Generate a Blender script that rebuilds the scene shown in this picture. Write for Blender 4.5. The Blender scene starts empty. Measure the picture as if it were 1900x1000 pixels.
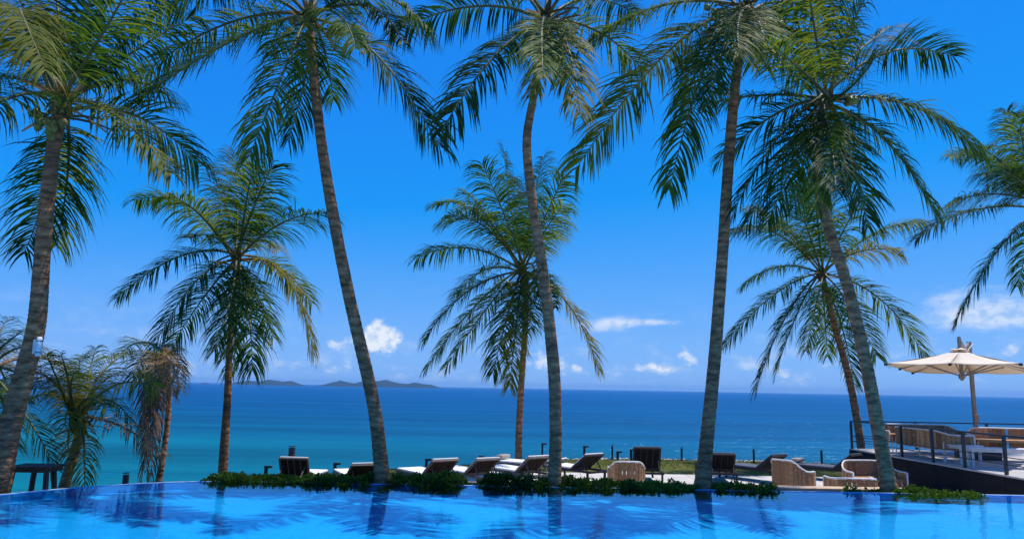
import bpy, bmesh, math, random
import numpy as np
from mathutils import Vector, Matrix, noise as mnoise

scene = bpy.context.scene
COL = scene.collection
R = math.radians
rng = np.random.default_rng(7)
random.seed(7)

# ------------------------------------------------------------------ camera
EYE = Vector((0.0, 0.0, 1.65))
FPX = 1372.0
PITCH = math.atan(219.8 / FPX)
ROLL = R(1.03)
cam_data = bpy.data.cameras.new('camera')
cam = bpy.data.objects.new('camera', cam_data)
COL.objects.link(cam)
scene.camera = cam
CAMROT = (Matrix.Rotation(math.pi / 2 + PITCH, 3, 'X') @ Matrix.Rotation(ROLL, 3, 'Z'))
cam.location = EYE
cam.rotation_euler = CAMROT.to_euler()
cam_data.sensor_width = 36.0
cam_data.lens = 36.0 * FPX / 1900.0
cam_data.clip_start = 0.05
cam_data.clip_end = 120000.0

# ------------------------------------------------------------------ light
SUN_EL, SUN_AZ = R(71), R(66)          # azimuth measured from +Y towards +X
sun_dir = Vector((math.cos(SUN_EL) * math.sin(SUN_AZ), math.cos(SUN_EL) * math.cos(SUN_AZ), math.sin(SUN_EL)))
sd = bpy.data.lights.new('sun', 'SUN')
sd.energy = 4.8
sd.angle = R(0.5)
sd.color = (1.0, 0.95, 0.86)
sun = bpy.data.objects.new('sun', sd)
COL.objects.link(sun)
sun.rotation_euler = sun_dir.to_track_quat('Z', 'Y').to_euler()
sun.location = (0, 0, 60)

scene.view_settings.view_transform = 'Standard'
scene.view_settings.look = 'None'
scene.view_settings.gamma = 1.0
scene.view_settings.use_curve_mapping = False
scene.view_settings.exposure = 0.0
try:
    scene.cycles.max_bounces = 8
    scene.cycles.transparent_max_bounces = 12
    scene.cycles.caustics_reflective = False
    scene.cycles.caustics_refractive = False
except Exception:
    pass


def ray(px, py):
    v = Vector(((px - 950.0) / FPX, -(py - 500.0) / FPX, -1.0))
    return (CAMROT @ v)


def at_y(px, py, Y):
    d = ray(px, py)
    return EYE + d * (Y / d.y)


def at_z(px, py, z):
    d = ray(px, py)
    return EYE + d * ((z - EYE.z) / d.z)


# ------------------------------------------------------------------ world
world = bpy.data.worlds.new('World')
scene.world = world
world.use_nodes = True
wt = world.node_tree
wt.nodes.clear()


def N(tree, typ, **kw):
    n = tree.nodes.new(typ)
    for k, v in kw.items():
        setattr(n, k, v)
    return n


def mth(tree, op, a, b=None, c=None, clamp=False):
    n = tree.nodes.new('ShaderNodeMath')
    n.operation = op
    n.use_clamp = clamp
    for i, v in enumerate((a, b, c)):
        if v is None:
            continue
        if isinstance(v, (int, float)):
            n.inputs[i].default_value = v
        else:
            tree.links.new(v, n.inputs[i])
    return n.outputs[0]


SKY_STR = 0.10
SKY_CURVE = ((0.013, 0.275, 1.62, 2.2), (0.0, 0.655, 0.0, 4.6), (0.0, 1.03, 0.0, 2.2))


def build_world():
    sky = N(wt, 'ShaderNodeTexSky')
    sky.sky_type = 'NISHITA'
    sky.sun_disc = False
    sky.sun_elevation = SUN_EL
    sky.sun_rotation = SUN_AZ
    sky.altitude = 10
    sky.air_density = 1.0
    sky.dust_density = 0.05
    sky.ozone_density = 8.0
    # colour grade of the whole sky (per channel gain and power)
    sep = N(wt, 'ShaderNodeSeparateColor')
    wt.links.new(sky.outputs[0], sep.inputs[0])
    comb = N(wt, 'ShaderNodeCombineColor')
    # soft shoulder per channel: out = lo + amp * (1 - exp(-(x - x0) / k))
    for i, (lo, amp, x0, k) in enumerate(SKY_CURVE):
        e = mth(wt, 'EXPONENT', mth(wt, 'MULTIPLY', mth(wt, 'MAXIMUM', mth(wt, 'SUBTRACT', sep.outputs[i], x0), 0.0), -1.0 / k))
        o = mth(wt, 'MULTIPLY', mth(wt, 'ADD', lo, mth(wt, 'MULTIPLY', mth(wt, 'SUBTRACT', 1.0, e), amp)), 1.0 / SKY_STR)
        wt.links.new(o, comb.inputs[i])
    # clouds: procedural, fixed in the sky by direction
    tc = N(wt, 'ShaderNodeTexCoord')
    sx = N(wt, 'ShaderNodeSeparateXYZ')
    wt.links.new(tc.outputs['Generated'], sx.inputs[0])
    az = mth(wt, 'ARCTAN2', sx.outputs[0], sx.outputs[1])
    el = mth(wt, 'ARCSINE', sx.outputs[2])

    def nz(sx_, sy_, scale, detail, rough, off):
        cv = N(wt, 'ShaderNodeCombineXYZ')
        wt.links.new(mth(wt, 'MULTIPLY', az, sx_), cv.inputs[0])
        wt.links.new(mth(wt, 'MULTIPLY', el, sy_), cv.inputs[1])
        cv.inputs[2].default_value = off
        n = N(wt, 'ShaderNodeTexNoise')
        n.inputs['Scale'].default_value = scale
        n.inputs['Detail'].default_value = detail
        n.inputs['Roughness'].default_value = rough
        wt.links.new(cv.outputs[0], n.inputs['Vector'])
        return n.outputs['Fac']

    puff = nz(1, 1.15, 60, 8, 0.55, 0.3)
    wisp = nz(1, 3.2, 26, 8, 0.62, 4.1)
    belt = nz(1, 2.2, 22, 7, 0.6, 9.7)

    def blobs(lst):
        acc = None
        for (px, py, wx, wy, k) in lst:
            d = ray(px, py).normalized()
            a0, e0 = math.atan2(d.x, d.y), math.asin(d.z)
            sa, se = wx / FPX * math.cos(a0) ** 2 * 1.05, wy / FPX
            u = mth(wt, 'MULTIPLY', mth(wt, 'SUBTRACT', az, a0), 1 / sa)
            v = mth(wt, 'MULTIPLY', mth(wt, 'SUBTRACT', el, e0), 1 / se)
            q = mth(wt, 'ADD', mth(wt, 'MULTIPLY', u, u), mth(wt, 'MULTIPLY', v, v))
            g = mth(wt, 'MULTIPLY', mth(wt, 'EXPONENT', mth(wt, 'MULTIPLY', q, -0.7)), k)
            acc = g if acc is None else mth(wt, 'ADD', acc, g)
        return acc

    def sstep(v, lo, hi):
        m = N(wt, 'ShaderNodeMapRange')
        m.interpolation_type = 'SMOOTHSTEP'
        m.inputs['From Min'].default_value = lo
        m.inputs['From Max'].default_value = hi
        wt.links.new(v, m.inputs['Value'])
        return m.outputs['Result']

    cum = blobs([(698, 613, 18, 17, .85), (717, 629, 27, 19, .95), (692, 639, 28, 11, .7), (654, 634, 12, 10, .40),
                 (618, 640, 17, 13, .45), (636, 678, 14, 14, .38), (618, 688, 18, 7, .34), (1060, 684, 20, 9, .5),
                 (1192, 684, 34, 9, .52), (1238, 680, 22, 12, .6), (1270, 655, 10, 16, .5), (1284, 672, 12, 12, .5),
                 (345, 682, 30, 13, .5), (500, 636, 14, 10, .5), (1440, 692, 30, 9, .45), (1130, 690, 30, 7, .36),
                 (1010, 672, 36, 22, .5), (905, 668, 14, 16, .36), (1390, 668, 14, 14, .35), (1505, 702, 26, 7, .4),
                 (1875, 655, 26, 9, .40), (1880, 640, 12, 8, .4), (275, 690, 18, 9, .4)])
    c1 = sstep(mth(wt, 'ADD', cum, mth(wt, 'MULTIPLY', mth(wt, 'SUBTRACT', puff, 0.5), 1.25)), 0.22, 0.85)
    wsp = blobs([(1150, 598, 50, 15, .62), (1100, 606, 45, 10, .42), (1215, 598, 70, 5, .5), (1860, 575, 120, 34, .62), (1800, 592, 90, 14, .45),
                 (1760, 550, 40, 16, .3), (1000, 610, 30, 6, .3), (1290, 540, 40, 8, .22)])
    c2 = sstep(mth(wt, 'ADD', wsp, mth(wt, 'MULTIPLY', mth(wt, 'SUBTRACT', wisp, 0.5), 0.9)), 0.20, 0.95)
    # faint belt of distant cloud all round the horizon
    bl = mth(wt, 'MULTIPLY', sstep(belt, 0.46, 0.78),
             mth(wt, 'EXPONENT', mth(wt, 'MULTIPLY', mth(wt, 'ABSOLUTE', mth(wt, 'SUBTRACT', el, 0.028)), -30)))
    cov = mth(wt, 'MULTIPLY', c1, 0.88)
    cov = mth(wt, 'MAXIMUM', cov, mth(wt, 'MULTIPLY', c2, 0.62))
    cov = mth(wt, 'MAXIMUM', cov, mth(wt, 'MULTIPLY', bl, 0.55))
    cov = mth(wt, 'MULTIPLY', cov, sstep(el, 0.0, 0.012))
    ccol = N(wt, 'ShaderNodeMix', data_type='RGBA')
    ccol.inputs[6].default_value = (0.50 / SKY_STR, 0.68 / SKY_STR, 0.92 / SKY_STR, 1)
    ccol.inputs[7].default_value = (0.93 / SKY_STR, 0.96 / SKY_STR, 1.0 / SKY_STR, 1)
    wt.links.new(sstep(puff, 0.36, 0.58), ccol.inputs[0])
    mix = N(wt, 'ShaderNodeMix', data_type='RGBA')
    wt.links.new(cov, mix.inputs[0])
    wt.links.new(comb.outputs[0], mix.inputs[6])
    wt.links.new(ccol.outputs[2], mix.inputs[7])
    bg = N(wt, 'ShaderNodeBackground')
    bg.inputs['Strength'].default_value = SKY_STR
    wt.links.new(mix.outputs[2], bg.inputs[0])
    out = N(wt, 'ShaderNodeOutputWorld')
    wt.links.new(bg.outputs[0], out.inputs[0])


build_world()

# ------------------------------------------------------------------ helpers
MATS = {}


class MB:
    def __init__(self):
        self.v, self.f, self.m = [], [], []

    def add(self, vs, fs, mi=0):
        o = len(self.v)
        self.v += [tuple(p) for p in vs]
        self.f += [tuple(i + o for i in f) for f in fs]
        self.m += [mi] * len(fs)
        return self

    def box(self, c, s, rot=None, mi=0):
        hx, hy, hz = s[0] / 2, s[1] / 2, s[2] / 2
        vs = [Vector((x, y, z)) for x in (-hx, hx) for y in (-hy, hy) for z in (-hz, hz)]
        if rot is not None:
            vs = [rot @ p for p in vs]
        c = Vector(c)
        return self.add([p + c for p in vs], [(0, 1, 3, 2), (4, 6, 7, 5), (0, 4, 5, 1), (2, 3, 7, 6), (0, 2, 6, 4), (1, 5, 7, 3)], mi)

    def beam(self, a, b, w, h, up=(0, 0, 1), mi=0):
        a, b = Vector(a), Vector(b)
        t = (b - a).normalized()
        u = Vector(up)
        if abs(t.dot(u)) > 0.98:
            u = Vector((0, 1, 0))
        s = t.cross(u).normalized()
        n = s.cross(t).normalized()
        vs = []
        for p in (a, b):
            for i, j in ((-1, -1), (1, -1), (1, 1), (-1, 1)):
                vs.append(p + s * (i * w / 2) + n * (j * h / 2))
        return self.add(vs, [(0, 1, 2, 3), (7, 6, 5, 4), (0, 4, 5, 1), (1, 5, 6, 2), (2, 6, 7, 3), (3, 7, 4, 0)], mi)

    def tube(self, pts, rad, n=8, caps=True, mi=0, up=(0, 0, 1)):
        pts = [Vector(p) for p in pts]
        if isinstance(rad, (int, float)):
            rad = [rad] * len(pts)
        vs = []
        for i, p in enumerate(pts):
            t = (pts[min(i + 1, len(pts) - 1)] - pts[max(i - 1, 0)]).normalized()
            u = Vector(up)
            if abs(t.dot(u)) > 0.95:
                u = Vector((0, 1, 0))
            s = t.cross(u).normalized()
            q = s.cross(t)
            for k in range(n):
                a = 2 * math.pi * k / n
                vs.append(p + (s * math.cos(a) + q * math.sin(a)) * rad[i])
        fs = []
        for i in range(len(pts) - 1):
            for k in range(n):
                a, b = i * n + k, i * n + (k + 1) % n
                fs.append((a, b, b + n, a + n))
        if caps:
            fs.append(tuple(range(n))[::-1])
            fs.append(tuple(range((len(pts) - 1) * n, len(pts) * n)))
        return self.add(vs, fs, mi)

    def build(self, name, mats, parent=None, smooth=False, bevel=0.0, loc=None):
        me = bpy.data.meshes.new(name)
        me.from_pydata(self.v, [], self.f)
        if not isinstance(mats, (list, tuple)):
            mats = [mats]
        for m in mats:
            me.materials.append(m)
        if len(mats) > 1:
            me.polygons.foreach_set('material_index', self.m)
        if smooth:
            me.polygons.foreach_set('use_smooth', [True] * len(me.polygons))
        me.update()
        o = bpy.data.objects.new(name, me)
        COL.objects.link(o)
        if parent is not None:
            o.parent = parent
        if loc is not None:
            o.location = loc
        if bevel:
            b = o.modifiers.new('bevel', 'BEVEL')
            b.width = bevel
            b.segments = 2
            b.limit_method = 'ANGLE'
        return o


def tag(o, label=None, cat=None, group=None, kind=None):
    if label:
        o['label'] = label
    if cat:
        o['category'] = cat
    if group:
        o['group'] = group
    if kind:
        o['kind'] = kind
    return o


def thing(name, label, cat, loc=(0, 0, 0), rz=0.0, group=None):
    o = bpy.data.objects.new(name, None)
    COL.objects.link(o)
    o.location = loc
    o.rotation_euler = (0, 0, rz)
    o.empty_display_size = 0.2
    return tag(o, label, cat, group)


def pmat(name, col, rough=0.6, spec=0.4, metal=0.0, var=0.0, vscale=8.0, bump=0.0, bscale=30.0, col2=None, coord='Object', stretch=None):
    m = bpy.data.materials.new(name)
    m.use_nodes = True
    t = m.node_tree
    b = t.nodes['Principled BSDF']
    b.inputs['Base Color'].default_value = (*col, 1)
    b.inputs['Roughness'].default_value = rough
    b.inputs['Specular IOR Level'].default_value = spec
    b.inputs['Metallic'].default_value = metal
    if var or bump:
        tc = N(t, 'ShaderNodeTexCoord')
        src = tc.outputs[coord]
        if stretch:
            mp = N(t, 'ShaderNodeMapping')
            mp.inputs['Scale'].default_value = stretch
            t.links.new(src, mp.inputs[0])
            src = mp.outputs[0]
    if var:
        n = N(t, 'ShaderNodeTexNoise')
        n.inputs['Scale'].default_value = vscale
        n.inputs['Detail'].default_value = 6
        n.inputs['Roughness'].default_value = 0.6
        t.links.new(src, n.inputs['Vector'])
        r = N(t, 'ShaderNodeMix', data_type='RGBA')
        c2 = col2 if col2 else tuple(c * (1 - var) for c in col)
        c1 = col if col2 else tuple(min(1, c * (1 + var)) for c in col)
        r.inputs[6].default_value = (*c1, 1)
        r.inputs[7].default_value = (*c2, 1)
        mr = N(t, 'ShaderNodeMapRange')
        mr.inputs['From Min'].default_value = 0.35
        mr.inputs['From Max'].default_value = 0.65
        t.links.new(n.outputs['Fac'], mr.inputs['Value'])
        t.links.new(mr.outputs['Result'], r.inputs[0])
        t.links.new(r.outputs[2], b.inputs['Base Color'])
    if bump:
        n2 = N(t, 'ShaderNodeTexNoise')
        n2.inputs['Scale'].default_value = bscale
        n2.inputs['Detail'].default_value = 5
        t.links.new(src, n2.inputs['Vector'])
        bp = N(t, 'ShaderNodeBump')
        bp.inputs['Strength'].default_value = bump
        bp.inputs['Distance'].default_value = 0.02
        t.links.new(n2.outputs['Fac'], bp.inputs['Height'])
        t.links.new(bp.outputs[0], b.inputs['Normal'])
    MATS[name] = m
    return m


def leaf_mat(name, cols, trans, rough=0.55, tw=0.36, spec=0.08):
    """leaf: principled + translucent, hue varying from leaf to leaf"""
    m = bpy.data.materials.new(name)
    m.use_nodes = True
    t = m.node_tree
    b = t.nodes['Principled BSDF']
    out = t.nodes['Material Output']
    oi = N(t, 'ShaderNodeObjectInfo')
    geo = N(t, 'ShaderNodeNewGeometry')
    nz = N(t, 'ShaderNodeTexNoise')
    nz.inputs['Scale'].default_value = 1.3
    t.links.new(geo.outputs['Position'], nz.inputs['Vector'])
    f = mth(t, 'ADD', mth(t, 'MULTIPLY', oi.outputs['Random'], 0.5),
            mth(t, 'ADD', mth(t, 'MULTIPLY', geo.outputs['Random Per Island'], 0.35), mth(t, 'MULTIPLY', nz.outputs['Fac'], 0.35)))
    rp = N(t, 'ShaderNodeValToRGB')
    t.links.new(f, rp.inputs[0])
    els = rp.color_ramp.elements
    while len(els) < len(cols):
        els.new(0.5)
    for i, c in enumerate(cols):
        els[i].position = 0.15 + 0.8 * i / max(1, len(cols) - 1)
        els[i].color = (*c, 1)
    t.links.new(rp.outputs[0], b.inputs['Base Color'])
    b.inputs['Roughness'].default_value = rough
    b.inputs['Specular IOR Level'].default_value = spec
    tr = N(t, 'ShaderNodeBsdfTranslucent')
    mul = N(t, 'ShaderNodeMix', data_type='RGBA', blend_type='MULTIPLY')
    mul.inputs[0].default_value = 1.0
    t.links.new(rp.outputs[0], mul.inputs[6])
    mul.inputs[7].default_value = (*trans, 1)
    t.links.new(mul.outputs[2], tr.inputs[0])
    ms = N(t, 'ShaderNodeMixShader')
    ms.inputs[0].default_value = tw
    t.links.new(b.outputs[0], ms.inputs[1])
    t.links.new(tr.outputs[0], ms.inputs[2])
    t.links.new(ms.outputs[0], out.inputs['Surface'])
    MATS[name] = m
    return m


# ------------------------------------------------------------------ materials
M_green = leaf_mat('palm_green', [(0.006, 0.028, 0.016), (0.015, 0.055, 0.019), (0.055, 0.115, 0.020), (0.19, 0.21, 0.028)], (2.0, 1.9, 0.5))
M_yellow = leaf_mat('palm_yellow', [(0.070, 0.110, 0.020), (0.17, 0.17, 0.025), (0.30, 0.23, 0.03)], (1.5, 1.4, 0.5))
M_dry = leaf_mat('palm_dry', [(0.15, 0.09, 0.05), (0.26, 0.165, 0.08), (0.40, 0.27, 0.13)], (1.2, 1.1, 0.8), rough=0.7, tw=0.25, spec=0.2)
M_deaddark = leaf_mat('palm_dead_dark', [(0.13, 0.070, 0.045), (0.23, 0.125, 0.07), (0.36, 0.21, 0.11)], (1.1, 1.0, 0.8), rough=0.75, tw=0.2, spec=0.2)
M_hedge = leaf_mat('hedge_leaf', [(0.016, 0.042, 0.012), (0.035, 0.082, 0.016), (0.075, 0.135, 0.024), (0.16, 0.21, 0.04)], (1.5, 1.6, 0.5), rough=0.3)
M_rib = pmat('midrib', (0.13, 0.12, 0.035), 0.6, var=0.3, vscale=3)
M_ribdry = pmat('midrib_dry', (0.22, 0.15, 0.09), 0.7, var=0.3, vscale=3)
M_fibre = pmat('palm_fibre', (0.14, 0.085, 0.045), 0.9, 0.1, var=0.5, vscale=18, bump=0.8, bscale=60)
M_flower = pmat('palm_flower', (0.42, 0.22, 0.06), 0.8, 0.1, var=0.3, vscale=20)
M_coco = pmat('coconut_green', (0.21, 0.20, 0.035), 0.45, 0.4, var=0.35, vscale=6)
M_cocob = pmat('coconut_yellow', (0.26, 0.20, 0.05), 0.5, 0.4, var=0.35, vscale=6)
M_blackmetal = pmat('black_metal', (0.022, 0.022, 0.028), 0.45, 0.5, var=0.3, vscale=10)
M_slat = pmat('lounger_slat', (0.024, 0.014, 0.013), 0.75, 0.08, var=0.25, vscale=9)
M_slatdark = pmat('lounger_sling', (0.008, 0.007, 0.008), 0.75, 0.08, var=0.25, vscale=9)
M_lframe = pmat('lounger_frame', (0.10, 0.085, 0.078), 0.55, 0.4, var=0.15, vscale=8)
M_lframedark = pmat('lounger_frame_dark', (0.03, 0.028, 0.034), 0.7, 0.15, var=0.15, vscale=8)
M_cushion = pmat('cushion_white', (0.78, 0.76, 0.73), 0.85, 0.15, var=0.05, vscale=10, bump=0.15, bscale=40)
M_cushgrey = pmat('cushion_grey', (0.10, 0.115, 0.15), 0.85, 0.15, var=0.1, vscale=10, bump=0.15, bscale=40)
M_pillow = pmat('pillow_taupe', (0.38, 0.33, 0.28), 0.85, 0.15, var=0.15, vscale=10)
M_wick = pmat('wicker', (0.42, 0.225, 0.105), 0.65, 0.3, var=0.22, vscale=9, bump=0.4, bscale=60, stretch=(1, 1, 3))
# strips differ a little in tone
def _strip_tone(m):
    t = m.node_tree
    b = t.nodes['Principled BSDF']
    src = b.inputs['Base Color'].links[0].from_socket
    geo = N(t, 'ShaderNodeNewGeometry')
    hv = N(t, 'ShaderNodeHueSaturation')
    t.links.new(src, hv.inputs['Color'])
    t.links.new(mth(t, 'ADD', 0.55, mth(t, 'MULTIPLY', geo.outputs['Random Per Island'], 0.75)), hv.inputs['Value'])
    t.links.new(hv.outputs[0], b.inputs['Base Color'])


_strip_tone(M_wick)
_strip_tone(M_slat)
M_whiteframe = pmat('white_frame', (0.72, 0.70, 0.66), 0.5, 0.4, var=0.08, vscale=12)
M_canopy = leaf_mat('canopy_cloth', [(0.90, 0.80, 0.64), (0.92, 0.82, 0.67)], (0.95, 0.85, 0.68), rough=0.9, tw=0.26, spec=0.05)
M_teak = pmat('umbrella_wood', (0.30, 0.23, 0.18), 0.55, 0.4, var=0.3, vscale=8, stretch=(6, 6, 1))
M_redwood = pmat('red_wood', (0.115, 0.050, 0.036), 0.6, 0.3, var=0.35, vscale=7, stretch=(6, 6, 1))
M_stone = pmat('edge_stone', (0.42, 0.38, 0.32), 0.9, 0.2, var=0.4, vscale=3, bump=0.5, bscale=12)
M_tanwall = pmat('tan_wall', (0.46, 0.25, 0.13), 0.85, 0.2, var=0.25, vscale=4, bump=0.3, bscale=30)
M_coping = pmat('coping_stone', (0.56, 0.40, 0.26), 0.8, 0.25, var=0.15, vscale=5, bump=0.2, bscale=30)
M_soil = pmat('soil', (0.07, 0.045, 0.03), 0.95, 0.1, var=0.4, vscale=8, bump=0.8, bscale=25)
M_deckside = pmat('deck_fascia', (0.012, 0.011, 0.012), 0.7, 0.15, var=0.35, vscale=1.6, stretch=(1, 1, 5))
M_plank = pmat('deck_plank', (0.50, 0.46, 0.42), 0.75, 0.2, var=0.2, vscale=3, stretch=(1, 8, 8), bump=0.3, bscale=20)
M_white_plastic = pmat('lamp_plastic', (0.75, 0.78, 0.82), 0.3, 0.5, var=0.06, vscale=10)
M_island = pmat('island_scrub', (0.014, 0.034, 0.026), 0.95, 0.02, var=0.35, vscale=0.012, col2=(0.030, 0.045, 0.032), coord='Object')
M_grassb = leaf_mat('grass_blade', [(0.05, 0.085, 0.015), (0.09, 0.12, 0.022), (0.16, 0.15, 0.035)], (1.3, 1.3, 0.5), rough=0.6, tw=0.3, spec=0.2)


def trunk_mat():
    m = bpy.data.materials.new('palm_bark')
    m.use_nodes = True
    t = m.node_tree
    b = t.nodes['Principled BSDF']
    b.inputs['Roughness'].default_value = 0.9
    b.inputs['Specular IOR Level'].default_value = 0.15
    tc = N(t, 'ShaderNodeTexCoord')
    n1 = N(t, 'ShaderNodeTexNoise')
    n1.inputs['Scale'].default_value = 2.2
    n1.inputs['Detail'].default_value = 8
    n1.inputs['Roughness'].default_value = 0.7
    mp = N(t, 'ShaderNodeMapping')
    mp.inputs['Scale'].default_value = (2.2, 2.2, 6.0)
    t.links.new(tc.outputs['Object'], mp.inputs[0])
    t.links.new(mp.outputs[0], n1.inputs['Vector'])
    rp = N(t, 'ShaderNodeValToRGB')
    t.links.new(n1.outputs['Fac'], rp.inputs[0])
    e = rp.color_ramp.elements
    e[0].position = 0.36
    e[0].color = (0.14, 0.065, 0.034, 1)
    e[1].position = 0.64
    e[1].color = (0.62, 0.30, 0.145, 1)
    k = e.new(0.5)
    k.color = (0.40, 0.185, 0.088, 1)
    # lichen and weather stains
    n3 = N(t, 'ShaderNodeTexNoise')
    n3.inputs['Scale'].default_value = 1.4
    n3.inputs['Detail'].default_value = 5
    t.links.new(tc.outputs['Object'], n3.inputs['Vector'])
    mr = N(t, 'ShaderNodeMapRange')
    mr.inputs['From Min'].default_value = 0.52
    mr.inputs['From Max'].default_value = 0.66
    t.links.new(n3.outputs['Fac'], mr.inputs['Value'])
    mx = N(t, 'ShaderNodeMix', data_type='RGBA')
    t.links.new(mth(t, 'MULTIPLY', mr.outputs['Result'], 0.6), mx.inputs[0])
    t.links.new(rp.outputs[0], mx.inputs[6])
    mx.inputs[7].default_value = (0.17, 0.11, 0.075, 1)
    # dirt caught in the leaf-scar rings
    wv = N(t, 'ShaderNodeTexWave')
    wv.bands_direction = 'Z'
    wv.inputs['Scale'].default_value = 2.1
    wv.inputs['Distortion'].default_value = 5.0
    wv.inputs['Detail'].default_value = 3.0
    wv.inputs['Detail Scale'].default_value = 1.4
    t.links.new(tc.outputs['Object'], wv.inputs['Vector'])
    mrw = N(t, 'ShaderNodeMapRange')
    mrw.inputs['From Min'].default_value = 0.05
    mrw.inputs['From Max'].default_value = 0.45
    mrw.inputs['To Min'].default_value = 0.74
    t.links.new(wv.outputs['Fac'], mrw.inputs['Value'])
    hvw = N(t, 'ShaderNodeHueSaturation')
    t.links.new(mx.outputs[2], hvw.inputs['Color'])
    oi = N(t, 'ShaderNodeObjectInfo')
    t.links.new(mth(t, 'MULTIPLY', mrw.outputs['Result'], mth(t, 'ADD', 0.78, mth(t, 'MULTIPLY', oi.outputs['Random'], 0.42))), hvw.inputs['Value'])
    t.links.new(hvw.outputs[0], b.inputs['Base Color'])
    bp = N(t, 'ShaderNodeBump')
    bp.inputs['Strength'].default_value = 0.9
    bp.inputs['Distance'].default_value = 0.03
    n2 = N(t, 'ShaderNodeTexNoise')
    n2.inputs['Scale'].default_value = 9
    n2.inputs['Detail'].default_value = 6
    mp2 = N(t, 'ShaderNodeMapping')
    mp2.inputs['Scale'].default_value = (1.5, 1.5, 3.0)
    t.links.new(tc.outputs['Object'], mp2.inputs[0])
    t.links.new(mp2.outputs[0], n2.inputs['Vector'])
    t.links.new(n2.outputs['Fac'], bp.inputs['Height'])
    t.links.new(bp.outputs[0], b.inputs['Normal'])
    return m


M_bark = trunk_mat()


def sea_mat():
    m = bpy.data.materials.new('sea_water')
    m.use_nodes = True
    t = m.node_tree
    b = t.nodes['Principled BSDF']
    geo = N(t, 'ShaderNodeNewGeometry')
    sp = N(t, 'ShaderNodeSeparateXYZ')
    t.links.new(geo.outputs['Position'], sp.inputs[0])
    # distance off the beach (depth of water) decides turquoise -> deep blue
    n0 = N(t, 'ShaderNodeTexNoise')
    n0.inputs['Scale'].default_value = 0.012
    n0.inputs['Detail'].default_value = 5
    mp0 = N(t, 'ShaderNodeMapping')
    mp0.inputs['Scale'].default_value = (0.35, 1.6, 1)
    t.links.new(geo.outputs['Position'], mp0.inputs[0])
    t.links.new(mp0.outputs[0], n0.inputs['Vector'])
    dist = mth(t, 'ADD', mth(t, 'ADD', sp.outputs[1], mth(t, 'MULTIPLY', sp.outputs[0], 0.55)),
               mth(t, 'MULTIPLY', mth(t, 'SUBTRACT', n0.outputs['Fac'], 0.5), 120.0))
    lg = mth(t, 'LOGARITHM', mth(t, 'MAXIMUM', dist, 20.0), 10.0)
    rp = N(t, 'ShaderNodeValToRGB')
    mr = N(t, 'ShaderNodeMapRange')
    mr.inputs['From Min'].default_value = 1.7
    mr.inputs['From Max'].default_value = 3.6
    t.links.new(lg, mr.inputs['Value'])
    t.links.new(mr.outputs['Result'], rp.inputs[0])
    e = rp.color_ramp.elements
    e[0].position = 0.0
    e[0].color = (0.0005, 0.145, 0.145, 1)
    e[1].position = 1.0
    e[1].color = (0.0002, 0.076, 0.222, 1)
    for p, c in ((0.18, (0.0003, 0.112, 0.148, 1)), (0.36, (0.0002, 0.070, 0.158, 1)), (0.62, (0.0002, 0.066, 0.185, 1))):
        k = e.new(p)
        k.color = c
    # long wind streaks of lighter / darker water
    n4 = N(t, 'ShaderNodeTexNoise')
    n4.inputs['Scale'].default_value = 0.02
    n4.inputs['Detail'].default_value = 7
    n4.inputs['Roughness'].default_value = 0.65
    mp4 = N(t, 'ShaderNodeMapping')
    mp4.inputs['Scale'].default_value = (0.25, 2.2, 1)
    t.links.new(geo.outputs['Position'], mp4.inputs[0])
    t.links.new(mp4.outputs[0], n4.inputs['Vector'])
    hv = N(t, 'ShaderNodeHueSaturation')
    t.links.new(rp.outputs[0], hv.inputs['Color'])
    t.links.new(mth(t, 'ADD', 0.15, mth(t, 'MULTIPLY', n4.outputs['Fac'], 1.7)), hv.inputs['Value'])
    t.nodes.remove(b)
    df = N(t, 'ShaderNodeBsdfDiffuse')
    t.links.new(hv.outputs[0], df.inputs['Color'])
    gl = N(t, 'ShaderNodeBsdfGlossy')
    gl.inputs['Roughness'].default_value = 0.28
    gl.inputs['Color'].default_value = (0.35, 0.75, 1.0, 1)
    ms = N(t, 'ShaderNodeMixShader')
    ms.inputs[0].default_value = 0.15
    t.links.new(df.outputs[0], ms.inputs[1])
    t.links.new(gl.outputs[0], ms.inputs[2])
    t.links.new(ms.outputs[0], t.nodes['Material Output'].inputs['Surface'])

    def wav(scale, sx, sy, det):
        n = N(t, 'ShaderNodeTexNoise')
        n.inputs['Scale'].default_value = scale
        n.inputs['Detail'].default_value = det
        n.inputs['Roughness'].default_value = 0.6
        mp = N(t, 'ShaderNodeMapping')
        mp.inputs['Scale'].default_value = (sx, sy, 1)
        mp.inputs['Rotation'].default_value = (0, 0, R(8))
        t.links.new(geo.outputs['Position'], mp.inputs[0])
        t.links.new(mp.outputs[0], n.inputs['Vector'])
        return n.outputs['Fac']
    h = mth(t, 'ADD', mth(t, 'MULTIPLY', wav(0.55, 0.5, 1.2, 5), 0.5), mth(t, 'MULTIPLY', wav(0.09, 0.4, 1.2, 6), 2.4))
    bp = N(t, 'ShaderNodeBump')
    bp.inputs['Strength'].default_value = 1.0
    bp.inputs['Distance'].default_value = 0.9
    t.links.new(h, bp.inputs['Height'])
    t.links.new(bp.outputs[0], df.inputs['Normal'])
    t.links.new(bp.outputs[0], gl.inputs['Normal'])
    return m


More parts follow.
